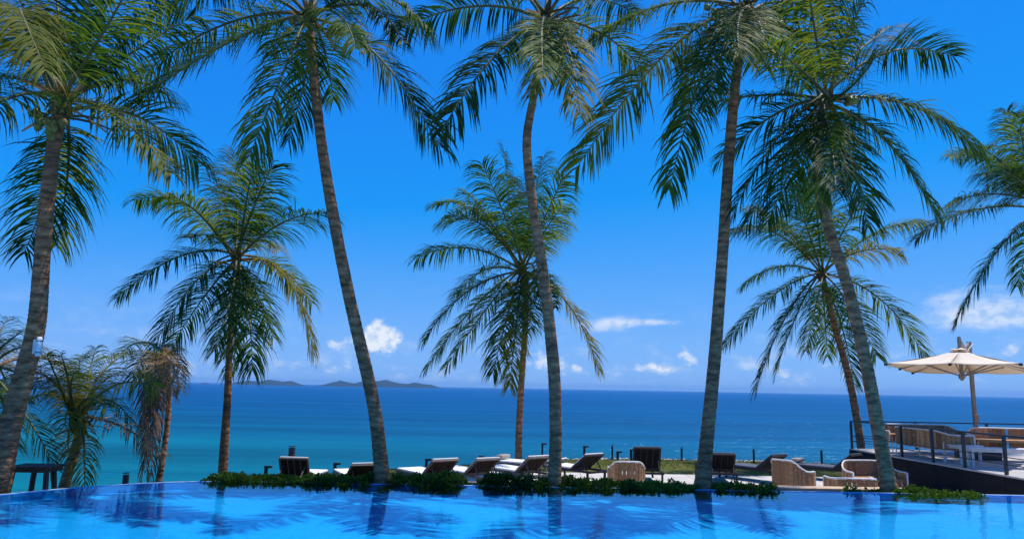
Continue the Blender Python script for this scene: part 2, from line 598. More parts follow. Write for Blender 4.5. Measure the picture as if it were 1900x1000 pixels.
def pool_water_mat():
    m = bpy.data.materials.new('pool_water')
    m.use_nodes = True
    t = m.node_tree
    t.nodes.remove(t.nodes['Principled BSDF'])
    out = t.nodes['Material Output']
    tr = N(t, 'ShaderNodeBsdfTransparent')
    tr.inputs[0].default_value = (0.72, 0.93, 0.99, 1)
    gl = N(t, 'ShaderNodeBsdfGlossy')
    gl.inputs['Roughness'].default_value = 0.015
    gl.inputs['Color'].default_value = (0.55, 0.86, 1.0, 1)
    fr = N(t, 'ShaderNodeFresnel')
    fr.inputs['IOR'].default_value = 1.33
    geo = N(t, 'ShaderNodeNewGeometry')

    def wav(scale, sx, sy, det):
        n = N(t, 'ShaderNodeTexNoise')
        n.inputs['Scale'].default_value = scale
        n.inputs['Detail'].default_value = det
        mp = N(t, 'ShaderNodeMapping')
        mp.inputs['Scale'].default_value = (sx, sy, 1)
        t.links.new(geo.outputs['Position'], mp.inputs[0])
        t.links.new(mp.outputs[0], n.inputs['Vector'])
        return n.outputs['Fac']
    h = mth(t, 'ADD', mth(t, 'MULTIPLY', wav(7.0, 1.0, 1.0, 3), 0.012), mth(t, 'MULTIPLY', wav(1.6, 0.8, 1.0, 2), 0.03))
    bp = N(t, 'ShaderNodeBump')
    bp.inputs['Strength'].default_value = 0.20
    bp.inputs['Distance'].default_value = 1.0
    t.links.new(h, bp.inputs['Height'])
    t.links.new(bp.outputs[0], gl.inputs['Normal'])
    ms = N(t, 'ShaderNodeMixShader')
    t.links.new(fr.outputs[0], ms.inputs[0])
    t.links.new(tr.outputs[0], ms.inputs[1])
    t.links.new(gl.outputs[0], ms.inputs[2])
    t.links.new(ms.outputs[0], out.inputs['Surface'])
    return m


def ground_mat():
    m = pmat('lawn', (0.075, 0.105, 0.022), 0.95, 0.05, var=0.3, vscale=1.2, col2=(0.15, 0.135, 0.04), bump=0.5, bscale=20)
    return m


M_sea = sea_mat()
M_poolwater = pool_water_mat()
M_lawn = ground_mat()
M_pooltile = pmat('pool_tile', (0.003, 0.42, 0.92), 0.5, 0.3, var=0.12, vscale=14)
M_rimtile = pmat('rim_tile', (0.34, 0.44, 0.58), 0.35, 0.5, var=0.25, vscale=12)
M_paving = pmat('terrace_paving', (0.55, 0.51, 0.46), 0.8, 0.2, var=0.12, vscale=2.0, bump=0.2, bscale=20)
M_pooldeck = pmat('pool_deck_stone', (0.50, 0.46, 0.40), 0.8, 0.2, var=0.15, vscale=2.5, bump=0.2, bscale=20)

# ------------------------------------------------------------------ the setting
SEA_Z = -10.0
FLOOR_Z = -0.65

mb = MB()
mb.add([(-60000, -400, SEA_Z), (60000, -400, SEA_Z), (60000, 60000, SEA_Z), (-60000, 60000, SEA_Z)], [(0, 1, 2, 3)])
tag(mb.build('sea', M_sea), kind='structure')

# seaward edge of the lawn, from left to right
edge_px = [(395, 893), (505, 884), (620, 878), (760, 867), (880, 861), (1000, 853.5), (1200, 851.5), (1400, 856), (1570, 861)]
EDGE = [at_z(x, y, FLOOR_Z) for x, y in edge_px]
ex = np.array([-60.0, -12.0] + [p.x for p in EDGE] + [18.0, 60.0])
ey = np.array([14.6, 15.2] + [p.y for p in EDGE] + [25.5, 26.0])
order = np.argsort(ex)
ex, ey = ex[order], ey[order]


def y_edge(x):
    return float(np.interp(x, ex, ey))


def smooth(a, b, x):
    t = min(1, max(0, (x - a) / (b - a)))
    return t * t * (3 - 2 * t)


def terrain(x, y):
    k = smooth(-7.6, -6.2, x)
    base = (-1.05 - 0.18 * max(0, y - 12)) * (1 - k) + FLOOR_Z * k
    if y < 14.0:
        base = min(base, FLOOR_Z - 0.55 * smooth(14.0, 13.7, y) * k)
    over = y - y_edge(x)
    if over > 0:
        n = mnoise.noise(Vector((x * 0.7, y * 0.7, 0)))
        base -= over * (1.5 + 0.5 * n) + min(over, 1) * 0.15
    if x < -20:
        base -= (-20 - x) * 0.9
    return max(base, SEA_Z - 1.5)


gx = np.concatenate([np.arange(-42, -10, 0.8), np.arange(-10, 16, 0.2), np.arange(16, 44, 0.8)])
gy = np.concatenate([np.arange(-30, 12, 1.5), np.arange(12, 27, 0.15), np.arange(27, 40, 0.8)])
vs = [(x, y, terrain(x, y) + 0.02 * mnoise.noise(Vector((x * 1.3, y * 1.3, 3)))) for y in gy for x in gx]
nx = len(gx)
fs = [(j * nx + i, j * nx + i + 1, (j + 1) * nx + i + 1, (j + 1) * nx + i) for j in range(len(gy) - 1) for i in range(nx - 1)]
mb = MB()
mb.add(vs, fs)
tag(mb.build('ground', M_lawn, smooth=True), kind='structure')

# grass blades on the lawn
n_b = 26000
bx = rng.uniform(-7.0, 11.0, n_b)
V, F = [], []
for i in range(n_b):
    x = bx[i]
    ye = y_edge(x)
    y = ye - abs(rng.normal(0, 1)) * 2.2
    if y < 15.0 or (x > 9.4 and y < 21.4):
        continue
    if x > -2.0 and y < 21.0 + 0.05 * math.sin(x * 5):
        continue
    z = terrain(x, y)
    a = rng.uniform(0, 6.28)
    h = rng.uniform(0.02, 0.055)
    w = 0.008
    o = len(V)
    V += [(x - w * math.cos(a), y - w * math.sin(a), z), (x + w * math.cos(a), y + w * math.sin(a), z),
          (x + rng.normal(0, 0.02), y + rng.normal(0, 0.02), z + h)]
    F.append((o, o + 1, o + 2))
g = MB()
g.add(V, F)
tag(g.build('grass', M_grassb), 'short olive green grass blades growing on the lawn', 'grass', kind='stuff')

# stones along the seaward edge of the lawn
g = MB()
for i in range(170):
    x = -0.2 + i * 0.063 + rng.normal(0, 0.02)
    y = y_edge(x) + rng.normal(0.0, 0.06)
    s = rng.uniform(0.04, 0.10)
    bmx = bmesh.new()
    bmesh.ops.create_icosphere(bmx, subdivisions=1, radius=s)
    for v in bmx.verts:
        v.co *= 1 + 0.35 * rng.normal(0, 0.5)
        v.co.z *= 0.6
    z = terrain(x, y) + 0.01
    g.add([v.co + Vector((x, y, z)) for v in bmx.verts], [[v.index for v in f.verts] for f in bmx.faces])
    bmx.free()
tag(g.build('edging_stones', M_stone), 'irregular pale stones edging the lawn above the sea', 'stones', kind='stuff')

# paved terrace: slabs recessed joints
pv_y0, pv_y1 = 14.05, 20.9
terr = MB().box((3.85, (pv_y0 + pv_y1) / 2, FLOOR_Z - 0.05), (11.6, pv_y1 - pv_y0, 0.16)).build('terrace_paving', M_paving)
tag(terr, kind='structure')
slab = MB().box((0, 0, 0), (0.955, 0.955, 0.03)).build('paving_slab', M_paving, terr, bevel=0.006)
slab_mesh = slab.data
first = True
for j in range(7):
    for i in range(12):
        c = (-1.45 + i * 0.965, pv_y0 + 0.49 + j * 0.965, FLOOR_Z + 0.044)
        if first:
            o = slab
            first = False
        else:
            o = slab.copy()
            COL.objects.link(o)
            o.parent = terr
        o.location = c
FL = FLOOR_Z + 0.059

# ---- pool
rim_px = [(0, 918.5), (60, 912.5), (120, 907), (180, 902.5), (250, 898), (320, 895), (400, 893.3)]
rim = [at_z(x, y, 0.0) for x, y in rim_px]
y_far = at_z(950, 902.6, 0).y
left = []
p0, p1 = rim[0], rim[1]
dv = (p0 - p1)
for k, (ax, ay) in enumerate(((-1.0, -1.1), (-1.7, -2.6), (-2.1, -4.4), (-2.3, -6.6))):
    left.append(Vector((p0.x + ax, p0.y + ay, 0)))
outline = left[::-1] + rim
for x in np.arange(rim[-1].x + 0.8, 12.0, 1.0):
    outline.append(Vector((float(x), y_far + 0.0 + 0.012 * min(0, 0), 0)))
outline.append(Vector((12.4, y_far, 0)))
# smooth far edge: rim's last points settle on y_far
for p in outline:
    if p.x > rim[-1].x - 0.01:
        p.y = y_far if p.x > rim[-1].x + 0.5 else (p.y + y_far) / 2
near_y = 2.4
outline_closed = outline + [Vector((12.4, near_y, 0)), Vector((outline[0].x, near_y, 0))]
POOL_D = 0.12


def offset_poly(pts, d):
    res = []
    n = len(pts)
    for i in range(n):
        a, b, c = pts[i - 1], pts[i], pts[(i + 1) % n]
        t1 = (b - a).normalized()
        t2 = (c - b).normalized()
        n1 = Vector((-t1.y, t1.x, 0))
        n2 = Vector((-t2.y, t2.x, 0))
        q = (n1 + n2)
        q = q / max(0.35, q.length_squared / 2)
        res.append(b + q * d)
    return res


if sum(a.x * b.y - b.x * a.y for a, b in zip(outline_closed, outline_closed[1:] + outline_closed[:1])) < 0:
    outline_closed = outline_closed[::-1]
ring_in = outline_closed
ring_out = offset_poly(outline_closed, 0.09)
if abs(sum(a.x * b.y - b.x * a.y for a, b in zip(ring_out, ring_out[1:] + ring_out[:1]))) < abs(sum(a.x * b.y - b.x * a.y for a, b in zip(ring_in, ring_in[1:] + ring_in[:1]))):
    ring_out = offset_poly(outline_closed, -0.09)
n = len(ring_in)
g = MB()
up = Vector((0, 0, 0.006))
dn = Vector((0, 0, -POOL_D))
g.add([p + dn for p in ring_in], [tuple(range(n))], 0)                                         # floor
g.add([p + up for p in ring_in] + [p + dn for p in ring_in], [(i, (i + 1) % n, n + (i + 1) % n, n + i) for i in range(n)], 0)
tag(g.build('pool', [M_pooltile]), kind='structure')
g = MB()
g.add([p + up for p in ring_in] + [p + up for p in ring_out] + [p + Vector((0, 0, -1.6)) for p in ring_out],
      [(i, (i + 1) % n, n + (i + 1) % n, n + i) for i in range(n)] + [(n + i, n + (i + 1) % n, 2 * n + (i + 1) % n, 2 * n + i) for i in range(n)])
tag(g.build('pool_edge', [M_rimtile]), kind='structure')
g = MB()
g.add([p for p in ring_in], [tuple(range(n))])
tag(g.build('pool_water', M_poolwater), kind='structure')
# stone surround where the photographer stands; unseen, widened to bounce sunlight onto the palms
g = MB()
g.box((1.0, -10.9, -0.1), (44, 26.2, 0.25))
tag(g.build('pool_deck', M_pooldeck), kind='structure')

# ---- planting bed and low wall beyond the pool
WALL_Y = 13.75
g = MB().box((2.2, (y_far + 0.16 + WALL_Y) / 2, -0.5), (16.4, WALL_Y - y_far - 0.17, 0.72))
bed = tag(g.build('planting_bed', M_soil), kind='structure')
wall = thing('planter_wall', 'low tan rendered garden wall with pale coping beyond the pool', 'wall', (0, WALL_Y + 0.15, FLOOR_Z - 0.345))
MB().box((1.1, 0, 0.46), (13.0, 0.26, 0.92)).build('wall_body', M_tanwall, wall)
for i in range(14):
    MB().box((-4.95 + i * 0.912, 0, 0.945), (0.90, 0.32, 0.045)).build('coping_stone', M_coping, wall, bevel=0.008)

# ---- islands on the horizon
def island(prof, dist, label):
    """prof: list of (px, height px above the horizon)"""
    xs = [p[0] for p in prof]
    c = (xs[0] + xs[-1]) / 2
    k = dist / FPX
    base = at_y(c, 714, dist)
    vs, fs = [], []
    n_u, n_w = 150, 22
    for i in range(n_u + 1):
        px = xs[0] + (xs[-1] - xs[0]) * i / n_u
        hpx = float(np.interp(px, xs, [p[1] for p in prof]))
        for j in range(n_w + 1):
            w = -1 + 2 * j / n_w
            s = max(0, 1 - abs(w) ** 1.6)
            X = (px - c) * k
            Yd = w * (xs[-1] - xs[0]) * k * 0.28
            nn = mnoise.fractal(Vector((X * 0.006, Yd * 0.006, dist * .01)), 1.0, 2.0, 5)
            z = hpx * k * s * (1.0 + 0.14 * nn) + nn * 4 * s
            vs.append((X, Yd, z - (8 if s <= 0 else 0)))
    for i in range(n_u):
        for j in range(n_w):
            a = i * (n_w + 1) + j
            fs.append((a, a + 1, a + n_w + 2, a + n_w + 1))
    g = MB()
    g.add(vs, fs)
    o = g.build('island', M_island, smooth=True, loc=(base.x, dist, SEA_Z))
    return tag(o, label, None, None, 'structure')


ISL = 6000.0
island([(430, 0), (437, 4), (458, 7.5), (470, 6.5), (485, 7), (500, 10), (512, 7.5), (524, 6.5), (540, 8.5), (552, 5), (567, 0)], ISL, 'hazy green island on the horizon left of the larger one')
island([(590, 0), (600, 1.5), (615, 6), (632, 11), (650, 8), (662, 6.5), (676, 10), (690, 8), (702, 11), (715, 13.5), (732, 9), (745, 7.5), (758, 7), (770, 9.5), (785, 7), (798, 6), (808, 3), (816, 0)], ISL * 1.05, 'long hazy green island with several hills on the horizon')
island([(371, 0), (377, 1.8), (381, 2.6), (386, 1.8), (391, 0)], ISL * 1.1, 'tiny islet on the horizon')

# ------------------------------------------------------------------ palms
UP = np.array([0, 0, 1.0])


def nrm(a):
    return a / np.maximum(1e-9, np.linalg.norm(a, axis=-1, keepdims=True))


def frond(parent, org, p0, p1, p2, kind='green', lmax=0.72, droop=0.55, twist=0.0, dens=1.0, ragged=0.0, widthk=1.0):
    """one pinnate leaf: arching midrib, two rows of drooping leaflets"""
    p0, p1, p2 = (np.array(p, float) for p in (p0, p1, p2))
    length = np.linalg.norm(p1 - p0) * 0.5 + np.linalg.norm(p2 - p1) * 0.5 + np.linalg.norm(p2 - p0) * 0.3
    nl = max(24, int(length / 0.031 * dens))
    ch = p2 - p0
    ch[2] = 0
    if np.linalg.norm(ch) < 0.25:
        a = rng.uniform(0, 6.28)
        ch = np.array([math.cos(a), math.sin(a), 0])
    S0 = nrm(np.cross(nrm(ch), UP))
    t = np.linspace(0.17, 1.0, nl)

    def bez(t):
        t = t[:, None]
        return (1 - t) ** 2 * p0 + 2 * t * (1 - t) * p1 + t * t * p2

    def tan(t):
        t = t[:, None]
        return nrm(2 * (1 - t) * (p1 - p0) + 2 * t * (p2 - p1))
    V, F = [], []
    base = 0
    ntot = 0
    for side in (-1, 1):
        tt = np.clip(t + rng.normal(0, 0.004, nl), 0, 1)
        B, T = bez(tt), tan(tt)
        S = S0[None, :] - T * (T @ S0)[:, None]
        S = nrm(S)
        Nn = np.cross(S, T)
        tw = twist * (0.3 + tt) + rng.normal(0, 0.05, nl)
        c, s = np.cos(tw)[:, None], np.sin(tw)[:, None]
        S, Nn = S * c + Nn * s, Nn * c - S * s
        u = (tt - 0.17) / 0.83
        L = lmax * np.interp(u, [0, 0.18, 0.4, 0.75, 0.92, 1.0], [0.55, 0.88, 1.0, 0.92, 0.70, 0.50])
        L *= rng.uniform(0.80, 1.08, nl) * np.where(rng.random(nl) < 0.05, 0.5, 1.0)
        al = (R(76) * (1 - u) + R(34) * u) + rng.normal(0, 0.07, nl)
        al += 0.16 * np.sin(u * rng.uniform(25, 45) + rng.uniform(0, 6)) * rng.uniform(0.3, 1.0)
        be = R(22) + rng.normal(0, 0.14, nl) + 0.14 * np.sin(u * rng.uniform(10, 22) + rng.uniform(0, 6))
        d = T * np.cos(al)[:, None] + (side * S * np.cos(be)[:, None] + Nn * np.sin(be)[:, None]) * np.sin(al)[:, None]
        d = nrm(d)
        dr = droop * rng.uniform(0.65, 1.35, nl)
        gap = np.sin(u * rng.uniform(18, 40) + rng.uniform(0, 6)) > 0.93
        keep = (rng.random(nl) > ragged) & ~(gap & (rng.random(nl) < 0.75))
        wv0 = T
        P = B.copy()
        dirs = d
        rows = []
        wprof = (0.55, 1.0, 0.95, 0.62, 0.05)
        wmax = 0.0142 * widthk * rng.uniform(0.8, 1.2, nl)
        for k in range(5):
            wv = nrm(wv0 - dirs * np.sum(wv0 * dirs, axis=1)[:, None])
            hw = (wmax * wprof[k])[:, None]
            rows.append((P - wv * hw, P + wv * hw))
            if k < 4:
                dirs = nrm(dirs + np.array([0, 0, -1.0]) * (dr * (0.22 + 0.22 * k))[:, None])
                P = P + dirs * (L / 4)[:, None]
        A = np.stack([r for pr in rows for r in pr], axis=1)     # nl,10,3
        A = A[keep]
        m = A.shape[0]
        V.append(A.reshape(-1, 3))
        ids = np.arange(m)[:, None] * 10 + base
        for k in range(4):
            F.append(ids + np.array([2 * k, 2 * k + 1, 2 * k + 3, 2 * k + 2]))
        base += m * 10
        ntot += m
    V = np.concatenate(V) - np.array(org)
    F = np.concatenate(F)
    me = bpy.data.meshes.new('frond')
    me.vertices.add(len(V))
    me.vertices.foreach_set('co', V.ravel())
    me.loops.add(F.size)
    me.loops.foreach_set('vertex_index', F.ravel().astype(np.int32))
    me.polygons.add(len(F))
    me.polygons.foreach_set('loop_start', np.arange(0, F.size, 4, dtype=np.int32))
    me.polygons.foreach_set('loop_total', np.full(len(F), 4, dtype=np.int32))
    me.polygons.foreach_set('use_smooth', np.ones(len(F), dtype=bool))
    me.materials.append({'green': M_green, 'yellow': M_yellow, 'dry': M_dry, 'dead': M_deaddark}[kind])
    me.update(calc_edges=True)
    me.validate()
    o = bpy.data.objects.new('frond', me)
    COL.objects.link(o)
    o.parent = parent
    tt = np.linspace(0, 1, 14)
    pts = bez(tt) - np.array(org)
    rr = [0.034 * (1 - x) ** 0.8 + 0.004 for x in tt]
    rr[0] *= 1.5
    MB().tube([Vector(p) for p in pts], rr, n=5).build('midrib', M_ribdry if kind in ('dry', 'dead') else M_rib, o, smooth=True)
    return o


def palm(label, Y, trunk, crown, fronds, L=4.2, coconuts=(), lmax=0.72, base_z=None, sheaths=7, name='coconut_palm', group='coconut palms', tubek=1.0, flower=0):
    pxm = FPX / Y
    pts = [at_y(x, y, Y) for x, y, w in trunk]
    rad = [w / 2 / pxm * tubek * 0.87 for x, y, w in trunk]
    b = pts[0].copy()
    gz = base_z if base_z is not None else terrain(b.x, b.y)
    if b.z > gz - 0.05:
        d = (pts[0] - pts[1])
        d = d / max(0.2, -d.z)
        q = pts[0] + d * 0.6 * (b.z - gz + 0.08)
        q.z = gz - 0.08
        pts = [q] + pts
        rad = [rad[0] * 1.12] + rad
    root = thing(name, label, 'palm tree', (pts[0].x, pts[0].y, gz), 0, group)
    org = Vector((pts[0].x, pts[0].y, gz))
    # smooth trunk path (catmull-rom), ring scars as real steps
    P = np.array([list(p) for p in pts])
    cum = np.concatenate([[0], np.cumsum(np.linalg.norm(np.diff(P, axis=0), axis=1))])
    total = cum[-1]
    nr = int(total / 0.028)
    ss = np.linspace(0, total, nr)

    def cr(arr, s):
        i = int(np.clip(np.searchsorted(cum, s) - 1, 0, len(cum) - 2))
        u = (s - cum[i]) / (cum[i + 1] - cum[i])
        a = arr[max(i - 1, 0)]
        b_, c_ = arr[i], arr[i + 1]
        d_ = arr[min(i + 2, len(arr) - 1)]
        return 0.5 * (2 * b_ + (c_ - a) * u + (2 * a - 5 * b_ + 4 * c_ - d_) * u * u + (3 * b_ - a - 3 * c_ + d_) * u ** 3)
    rad = np.array(rad)
    ns = 18
    vs, fs = [], []
    ring_p = 0.085
    ph = rng.uniform(0, 10)
    for k, s in enumerate(ss):
        p = cr(P, s)
        r = float(np.interp(s, cum, rad)) * (1 + 0.30 * math.exp(-s / 0.16))
        t0 = cr(P, max(0, s - 0.05))
        t1 = cr(P, min(total, s + 0.05))
        T = Vector(t1 - t0).normalized()
        S = T.cross(Vector((0, 1, 0))).normalized()
        Q = S.cross(T)
        for i in range(ns):
            a = 2 * math.pi * i / ns
            wob = 0.25 * mnoise.noise(Vector((math.cos(a) * 1.2, math.sin(a) * 1.2, s * 2.2 + ph)))
            frac = ((s + 0.035 * wob * 4) / (ring_p * (1 + 0.25 * math.sin(s * 0.7 + ph)))) % 1.0
            st = 1.0 + 0.07 * (frac - 0.5) + 0.05 * wob + 0.018 * mnoise.noise(Vector((a * 3, s * 9, ph)))
            q = Vector(p) + (S * math.cos(a) + Q * math.sin(a)) * (r * st)
            vs.append(q - org)
        if k:
            o0, o1 = (k - 1) * ns, k * ns
            for i in range(ns):
                j = (i + 1) % ns
                fs.append((o0 + i, o0 + j, o1 + j, o1 + i))
    fs.append(tuple(range((nr - 1) * ns, nr * ns)))
    g = MB()
    g.add(vs, fs)
    g.build('trunk', M_bark, root, smooth=True)
    # crown: fibre heart
    C = at_y(crown[0], crown[1], Y)
    rt = rad[-1]
    g = MB()
    bmx = bmesh.new()
    bmesh.ops.create_icosphere(bmx, subdivisions=3, radius=1.0)
    for v in bmx.verts:
        n_ = mnoise.fractal(v.co * 2.5 + Vector((ph, 0, 0)), 1.0, 2.0, 4)
        v.co *= 1 + 0.28 * n_
        v.co.x *= rt * 1.55
        v.co.y *= rt * 1.55
        v.co.z *= rt * 3.0
    g.add([v.co + (C - org) for v in bmx.verts], [[v.index for v in f.verts] for f in bmx.faces])
    bmx.free()
    g.build('crown_fibre', M_fibre, root, smooth=True)
    for k in range(sheaths):
        a = rng.uniform(0, 6.28)
        out = Vector((math.cos(a), math.sin(a), 0))
        e0 = rng.uniform(-0.5, 0.7)
        ln = rng.uniform(0.35, 0.75) * L / 4.2
        p = C - org + out * rt * 0.9 + Vector((0, 0, rng.uniform(-0.25, 0.15)))
        d = (out + Vector((0, 0, e0))).normalized()
        s = d.cross(Vector((0, 0, 1))).normalized()
        w = 0.055
        vs2 = []
        for q in range(5):
            u = q / 4
            c_ = p + d * ln * u + Vector((0, 0, -0.18 * u * u * ln))
            ww = w * (0.7, 1.0, 0.85, 0.5, 0.04)[q]
            nn = s.cross(d)
            vs2 += [c_ - s * ww + nn * 0.02, c_ - nn * 0.01, c_ + s * ww + nn * 0.02]
        f2 = []
        for q in range(4):
            f2 += [(3 * q, 3 * q + 1, 3 * q + 4, 3 * q + 3), (3 * q + 1, 3 * q + 2, 3 * q + 5, 3 * q + 4)]
        MB().add(vs2, f2).build('dry_sheath', M_dry if k % 2 else M_fibre, root)
    for k in range(flower):
        a = rng.uniform(-2.6, -0.5)
        out = Vector((math.cos(a), math.sin(a), 0))
        g = MB()
        p = C - org + out * rt
        for q in range(16):
            d = (out * rng.uniform(.3, 1) + Vector((rng.normal(0, .35), rng.normal(0, .35), rng.uniform(0.1, 0.9)))).normalized()
            e = p + d * rng.uniform(0.25, 0.5)
            g.tube([p, (p + e) / 2 + Vector((0, 0, .03)), e], [0.012, 0.010, 0.003], n=4)
        g.build('flower_spray', M_flower, root)
    # coconuts
    bmx = bmesh.new()
    bmesh.ops.create_icosphere(bmx, subdivisions=2, radius=1.0)
    for v in bmx.verts:
        v.co.z *= 1.2
        if v.co.z < 0:
            v.co.x *= 1 + 0.10 * v.co.z
            v.co.y *= 1 + 0.10 * v.co.z
    me = None
    for (cx, cy, dy, col) in coconuts:
        p = at_y(cx, cy, Y + dy) - org
        if me is None:
            o = MB().add([v.co * 0.066 for v in bmx.verts], [[v.index for v in f.verts] for f in bmx.faces]).build('coconut', M_coco, root, smooth=True)
            me = o.data
            me2 = me.copy()
            me2.materials[0] = M_cocob
        else:
            o = bpy.data.objects.new('coconut', me2 if col else me)
            COL.objects.link(o)
            o.parent = root
        o.location = p
        o.rotation_euler = (rng.normal(0, .4), rng.normal(0, .4), rng.uniform(0, 6))
        s_ = rng.uniform(0.85, 1.15)
        o.scale = (s_, s_, s_)
    bmx.free()
    # fronds
    sgn = 1
    for fr in fronds:
        (cx, cy), (tx, ty) = fr[0], fr[1]
        kw = dict(fr[2]) if len(fr) > 2 else {}
        d = kw.pop('d', None)
        tip0 = at_y(tx, ty, Y)
        ll = kw.pop('L', L)
        ctl0 = at_y(cx, cy, Y)
        arc = 0.55 * ((ctl0 - C).length + (tip0 - ctl0).length) + 0.45 * (tip0 - C).length
        if d is None:
            d = sgn * math.sqrt(max(0.0, (ll * 0.95) ** 2 - arc ** 2)) * 0.85
            d = max(-3.2, min(3.2, d))
            sgn = -sgn
        p0 = np.array(C) + np.array([rng.normal(0, .04), np.sign(d) * rt * 0.8, rng.uniform(-.1, .1)])
        p1 = np.array(at_y(cx, cy, Y + d * 0.5))
        p2 = np.array(at_y(tx, ty, Y + d))
        kw.setdefault('twist', float(rng.normal(0, 0.30)))
        kw.setdefault('droop', float(rng.uniform(0.52, 0.92)))
        if L < 3:
            kw.setdefault('widthk', 0.72)
            kw.setdefault('dens', 0.85)
        kw['lmax'] = kw.get('lmax', lmax) * 1.28 * float(rng.uniform(0.9, 1.1))
        frond(root, tuple(org), p0, p1, p2, **kw)
    return root


def cocos(cx, cy, n, sp, mix=0.35):
    return [(cx + rng.normal(0, sp), cy + rng.normal(0, sp * 0.7), rng.uniform(-.3, -.05), rng.random() < mix) for _ in range(n)]


YEL = dict(kind='yellow')
DRY = dict(kind='dry')
BED_Z = -0.14

palm('tall palm leaning right at the pool corner with a white lamp on its trunk', 11.7,
     [(-14, 930, 54), (0, 880, 48), (20, 785, 43), (46, 690, 39), (68, 600, 36), (78, 480, 32), (90, 350, 30), (104, 235, 27), (110, 200, 25)], (114, 195),
     [((150, 60), (215, -150), dict(d=-1.0, lmax=.85, dens=1.2)), ((110, 40), (90, -170), dict(lmax=.85)), ((205, 110), (335, -30), dict(d=1.2)), ((230, 100), (360, 30), dict(d=0.8)),
      ((225, 115), (305, 175), dict(d=1.6)), ((215, 175), (318, 322), dict(d=-1.5, kind='yellow')), ((250, 175), (366, 300), dict(d=1.5)),
      ((110, 310), (45, 470), dict(d=2.2, lmax=.8)), ((140, 290), (105, 455), dict(d=2.6)), ((40, 140), (-110, 260)), ((60, 120), (-90, 150), dict(d=1.5)), ((70, 60), (-70, -20)),
      ((-20, -120), (84, 130), dict(d=-3.0, kind='yellow', L=5)), ((60, 50), (-10, -110), dict(d=1.0)), ((170, 20), (300, -130), dict(d=1.6)), ((70, 110), (-30, 60), dict(d=2.2)),
      ((190, 70), (260, -60), dict(d=-1.8))],
     coconuts=cocos(80, 230, 12, 14, .4) + cocos(68, 215, 4, 9, .7), L=4.4, lmax=.82, base_z=None, sheaths=14, flower=3)

palm('tall slim palm leaning left from the hedge with a knotted trunk base', 13.15,
     [(709, 905, 36), (707, 862, 31), (698, 780, 28), (685, 710, 27), (650, 560, 26), (622, 420, 25), (600, 290, 23), (585, 170, 22), (575, 60, 20)], (573, 32),
     [((430, 55), (256, 188), dict(d=-.8, twist=.55, lmax=.85, dens=1.2)), ((420, 5), (250, 150), dict(d=1.0)), ((545, 90), (462, 290), dict(d=-1.6, lmax=.8)), ((585, 110), (535, 260), dict(d=1.8)),
      ((608, 90), (618, 185), dict(d=2.4)), ((690, 40), (817, 272), dict(d=0.4, twist=-.75, lmax=.9, dens=1.25)), ((460, -70), (275, 30)), ((690, -70), (800, 60)), ((700, -30), (745, 75), dict(d=-2)),
      ((540, -90), (470, -170)), ((590, -100), (610, -230)), ((640, -90), (720, -140)), ((500, -60), (380, -70)), ((640, 0), (660, 90), dict(d=-2.6)), ((520, 10), (500, 100), dict(d=2.8))],
     coconuts=cocos(560, 38, 7, 12, .2) + cocos(622, 58, 5, 7, .2), base_z=BED_Z, sheaths=10, flower=1)

palm('tall palm with a kinked upper trunk and yellowing fronds hanging over it', 13.2,
     [(1028, 912, 29), (1031, 800, 26), (1027, 680, 26), (1012, 540, 24), (996, 430, 22), (981, 320, 20), (978, 252, 19), (990, 180, 17), (1003, 100, 17), (1010, 55, 16)], (1012, 35),
     [((890, -25), (728, 62), dict(d=.8)), ((915, 75), (820, 242), dict(d=-1.2, twist=.7, lmax=.82, dens=1.2)), ((1028, 60), (984, 178), dict(d=-2.6, kind='yellow')), ((1060, 50), (1076, 212), dict(d=-2.2, kind='yellow')),
      ((1110, 30), (1192, 130), dict(d=1.2)), ((1080, -40), (1185, 30)), ((940, -70), (880, -150)), ((1030, -100), (1060, -240)), ((1090, -90), (1170, -120)), ((960, -60), (850, -60)),
      ((1040, 30), (1050, 150), dict(d=1.8)), ((985, 70), (940, 110), dict(d=2.8, droop=.8)), ((1000, 30), (1008, 140), dict(d=-2.9))],
     coconuts=cocos(975, 78, 5, 8, .2), base_z=BED_Z, sheaths=10)

palm('tall straight palm with a grey trunk and coconuts beside its crown', 13.2,
     [(1302, 915, 36), (1306, 870, 31), (1314, 790, 28), (1328, 640, 26), (1342, 450, 24), (1352, 300, 24), (1364, 160, 22), (1376, 85, 20), (1384, 35, 18)], (1386, 20),
     [((1240, -30), (1092, 80), dict(d=.8)), ((1250, 30), (1068, 315), dict(d=-.6, lmax=.95, twist=.75, dens=1.3)), ((1310, 50), (1242, 352), dict(d=-1.4, twist=.6, lmax=.82, dens=1.2)), ((1290, 70), (1272, 212), dict(d=2.2)),
      ((1345, 30), (1318, 190), dict(d=-2.4)), ((1425, 40), (1418, 128), dict(d=-2.4)), ((1450, 20), (1490, 160), dict(d=1.4)), ((1290, -80), (1190, -100)), ((1390, -110), (1420, -230)),
      ((1460, -70), (1560, -90)), ((1360, 20), (1372, 100), dict(d=-2.9, kind='yellow')), ((1340, -90), (1290, -180)), ((1390, 30), (1396, 120), dict(d=2.5)), ((1440, -20), (1540, 30), dict(d=1.5))],
     coconuts=cocos(1434, 50, 8, 10, .15) + cocos(1330, 22, 4, 8, .1), base_z=BED_Z, sheaths=10)

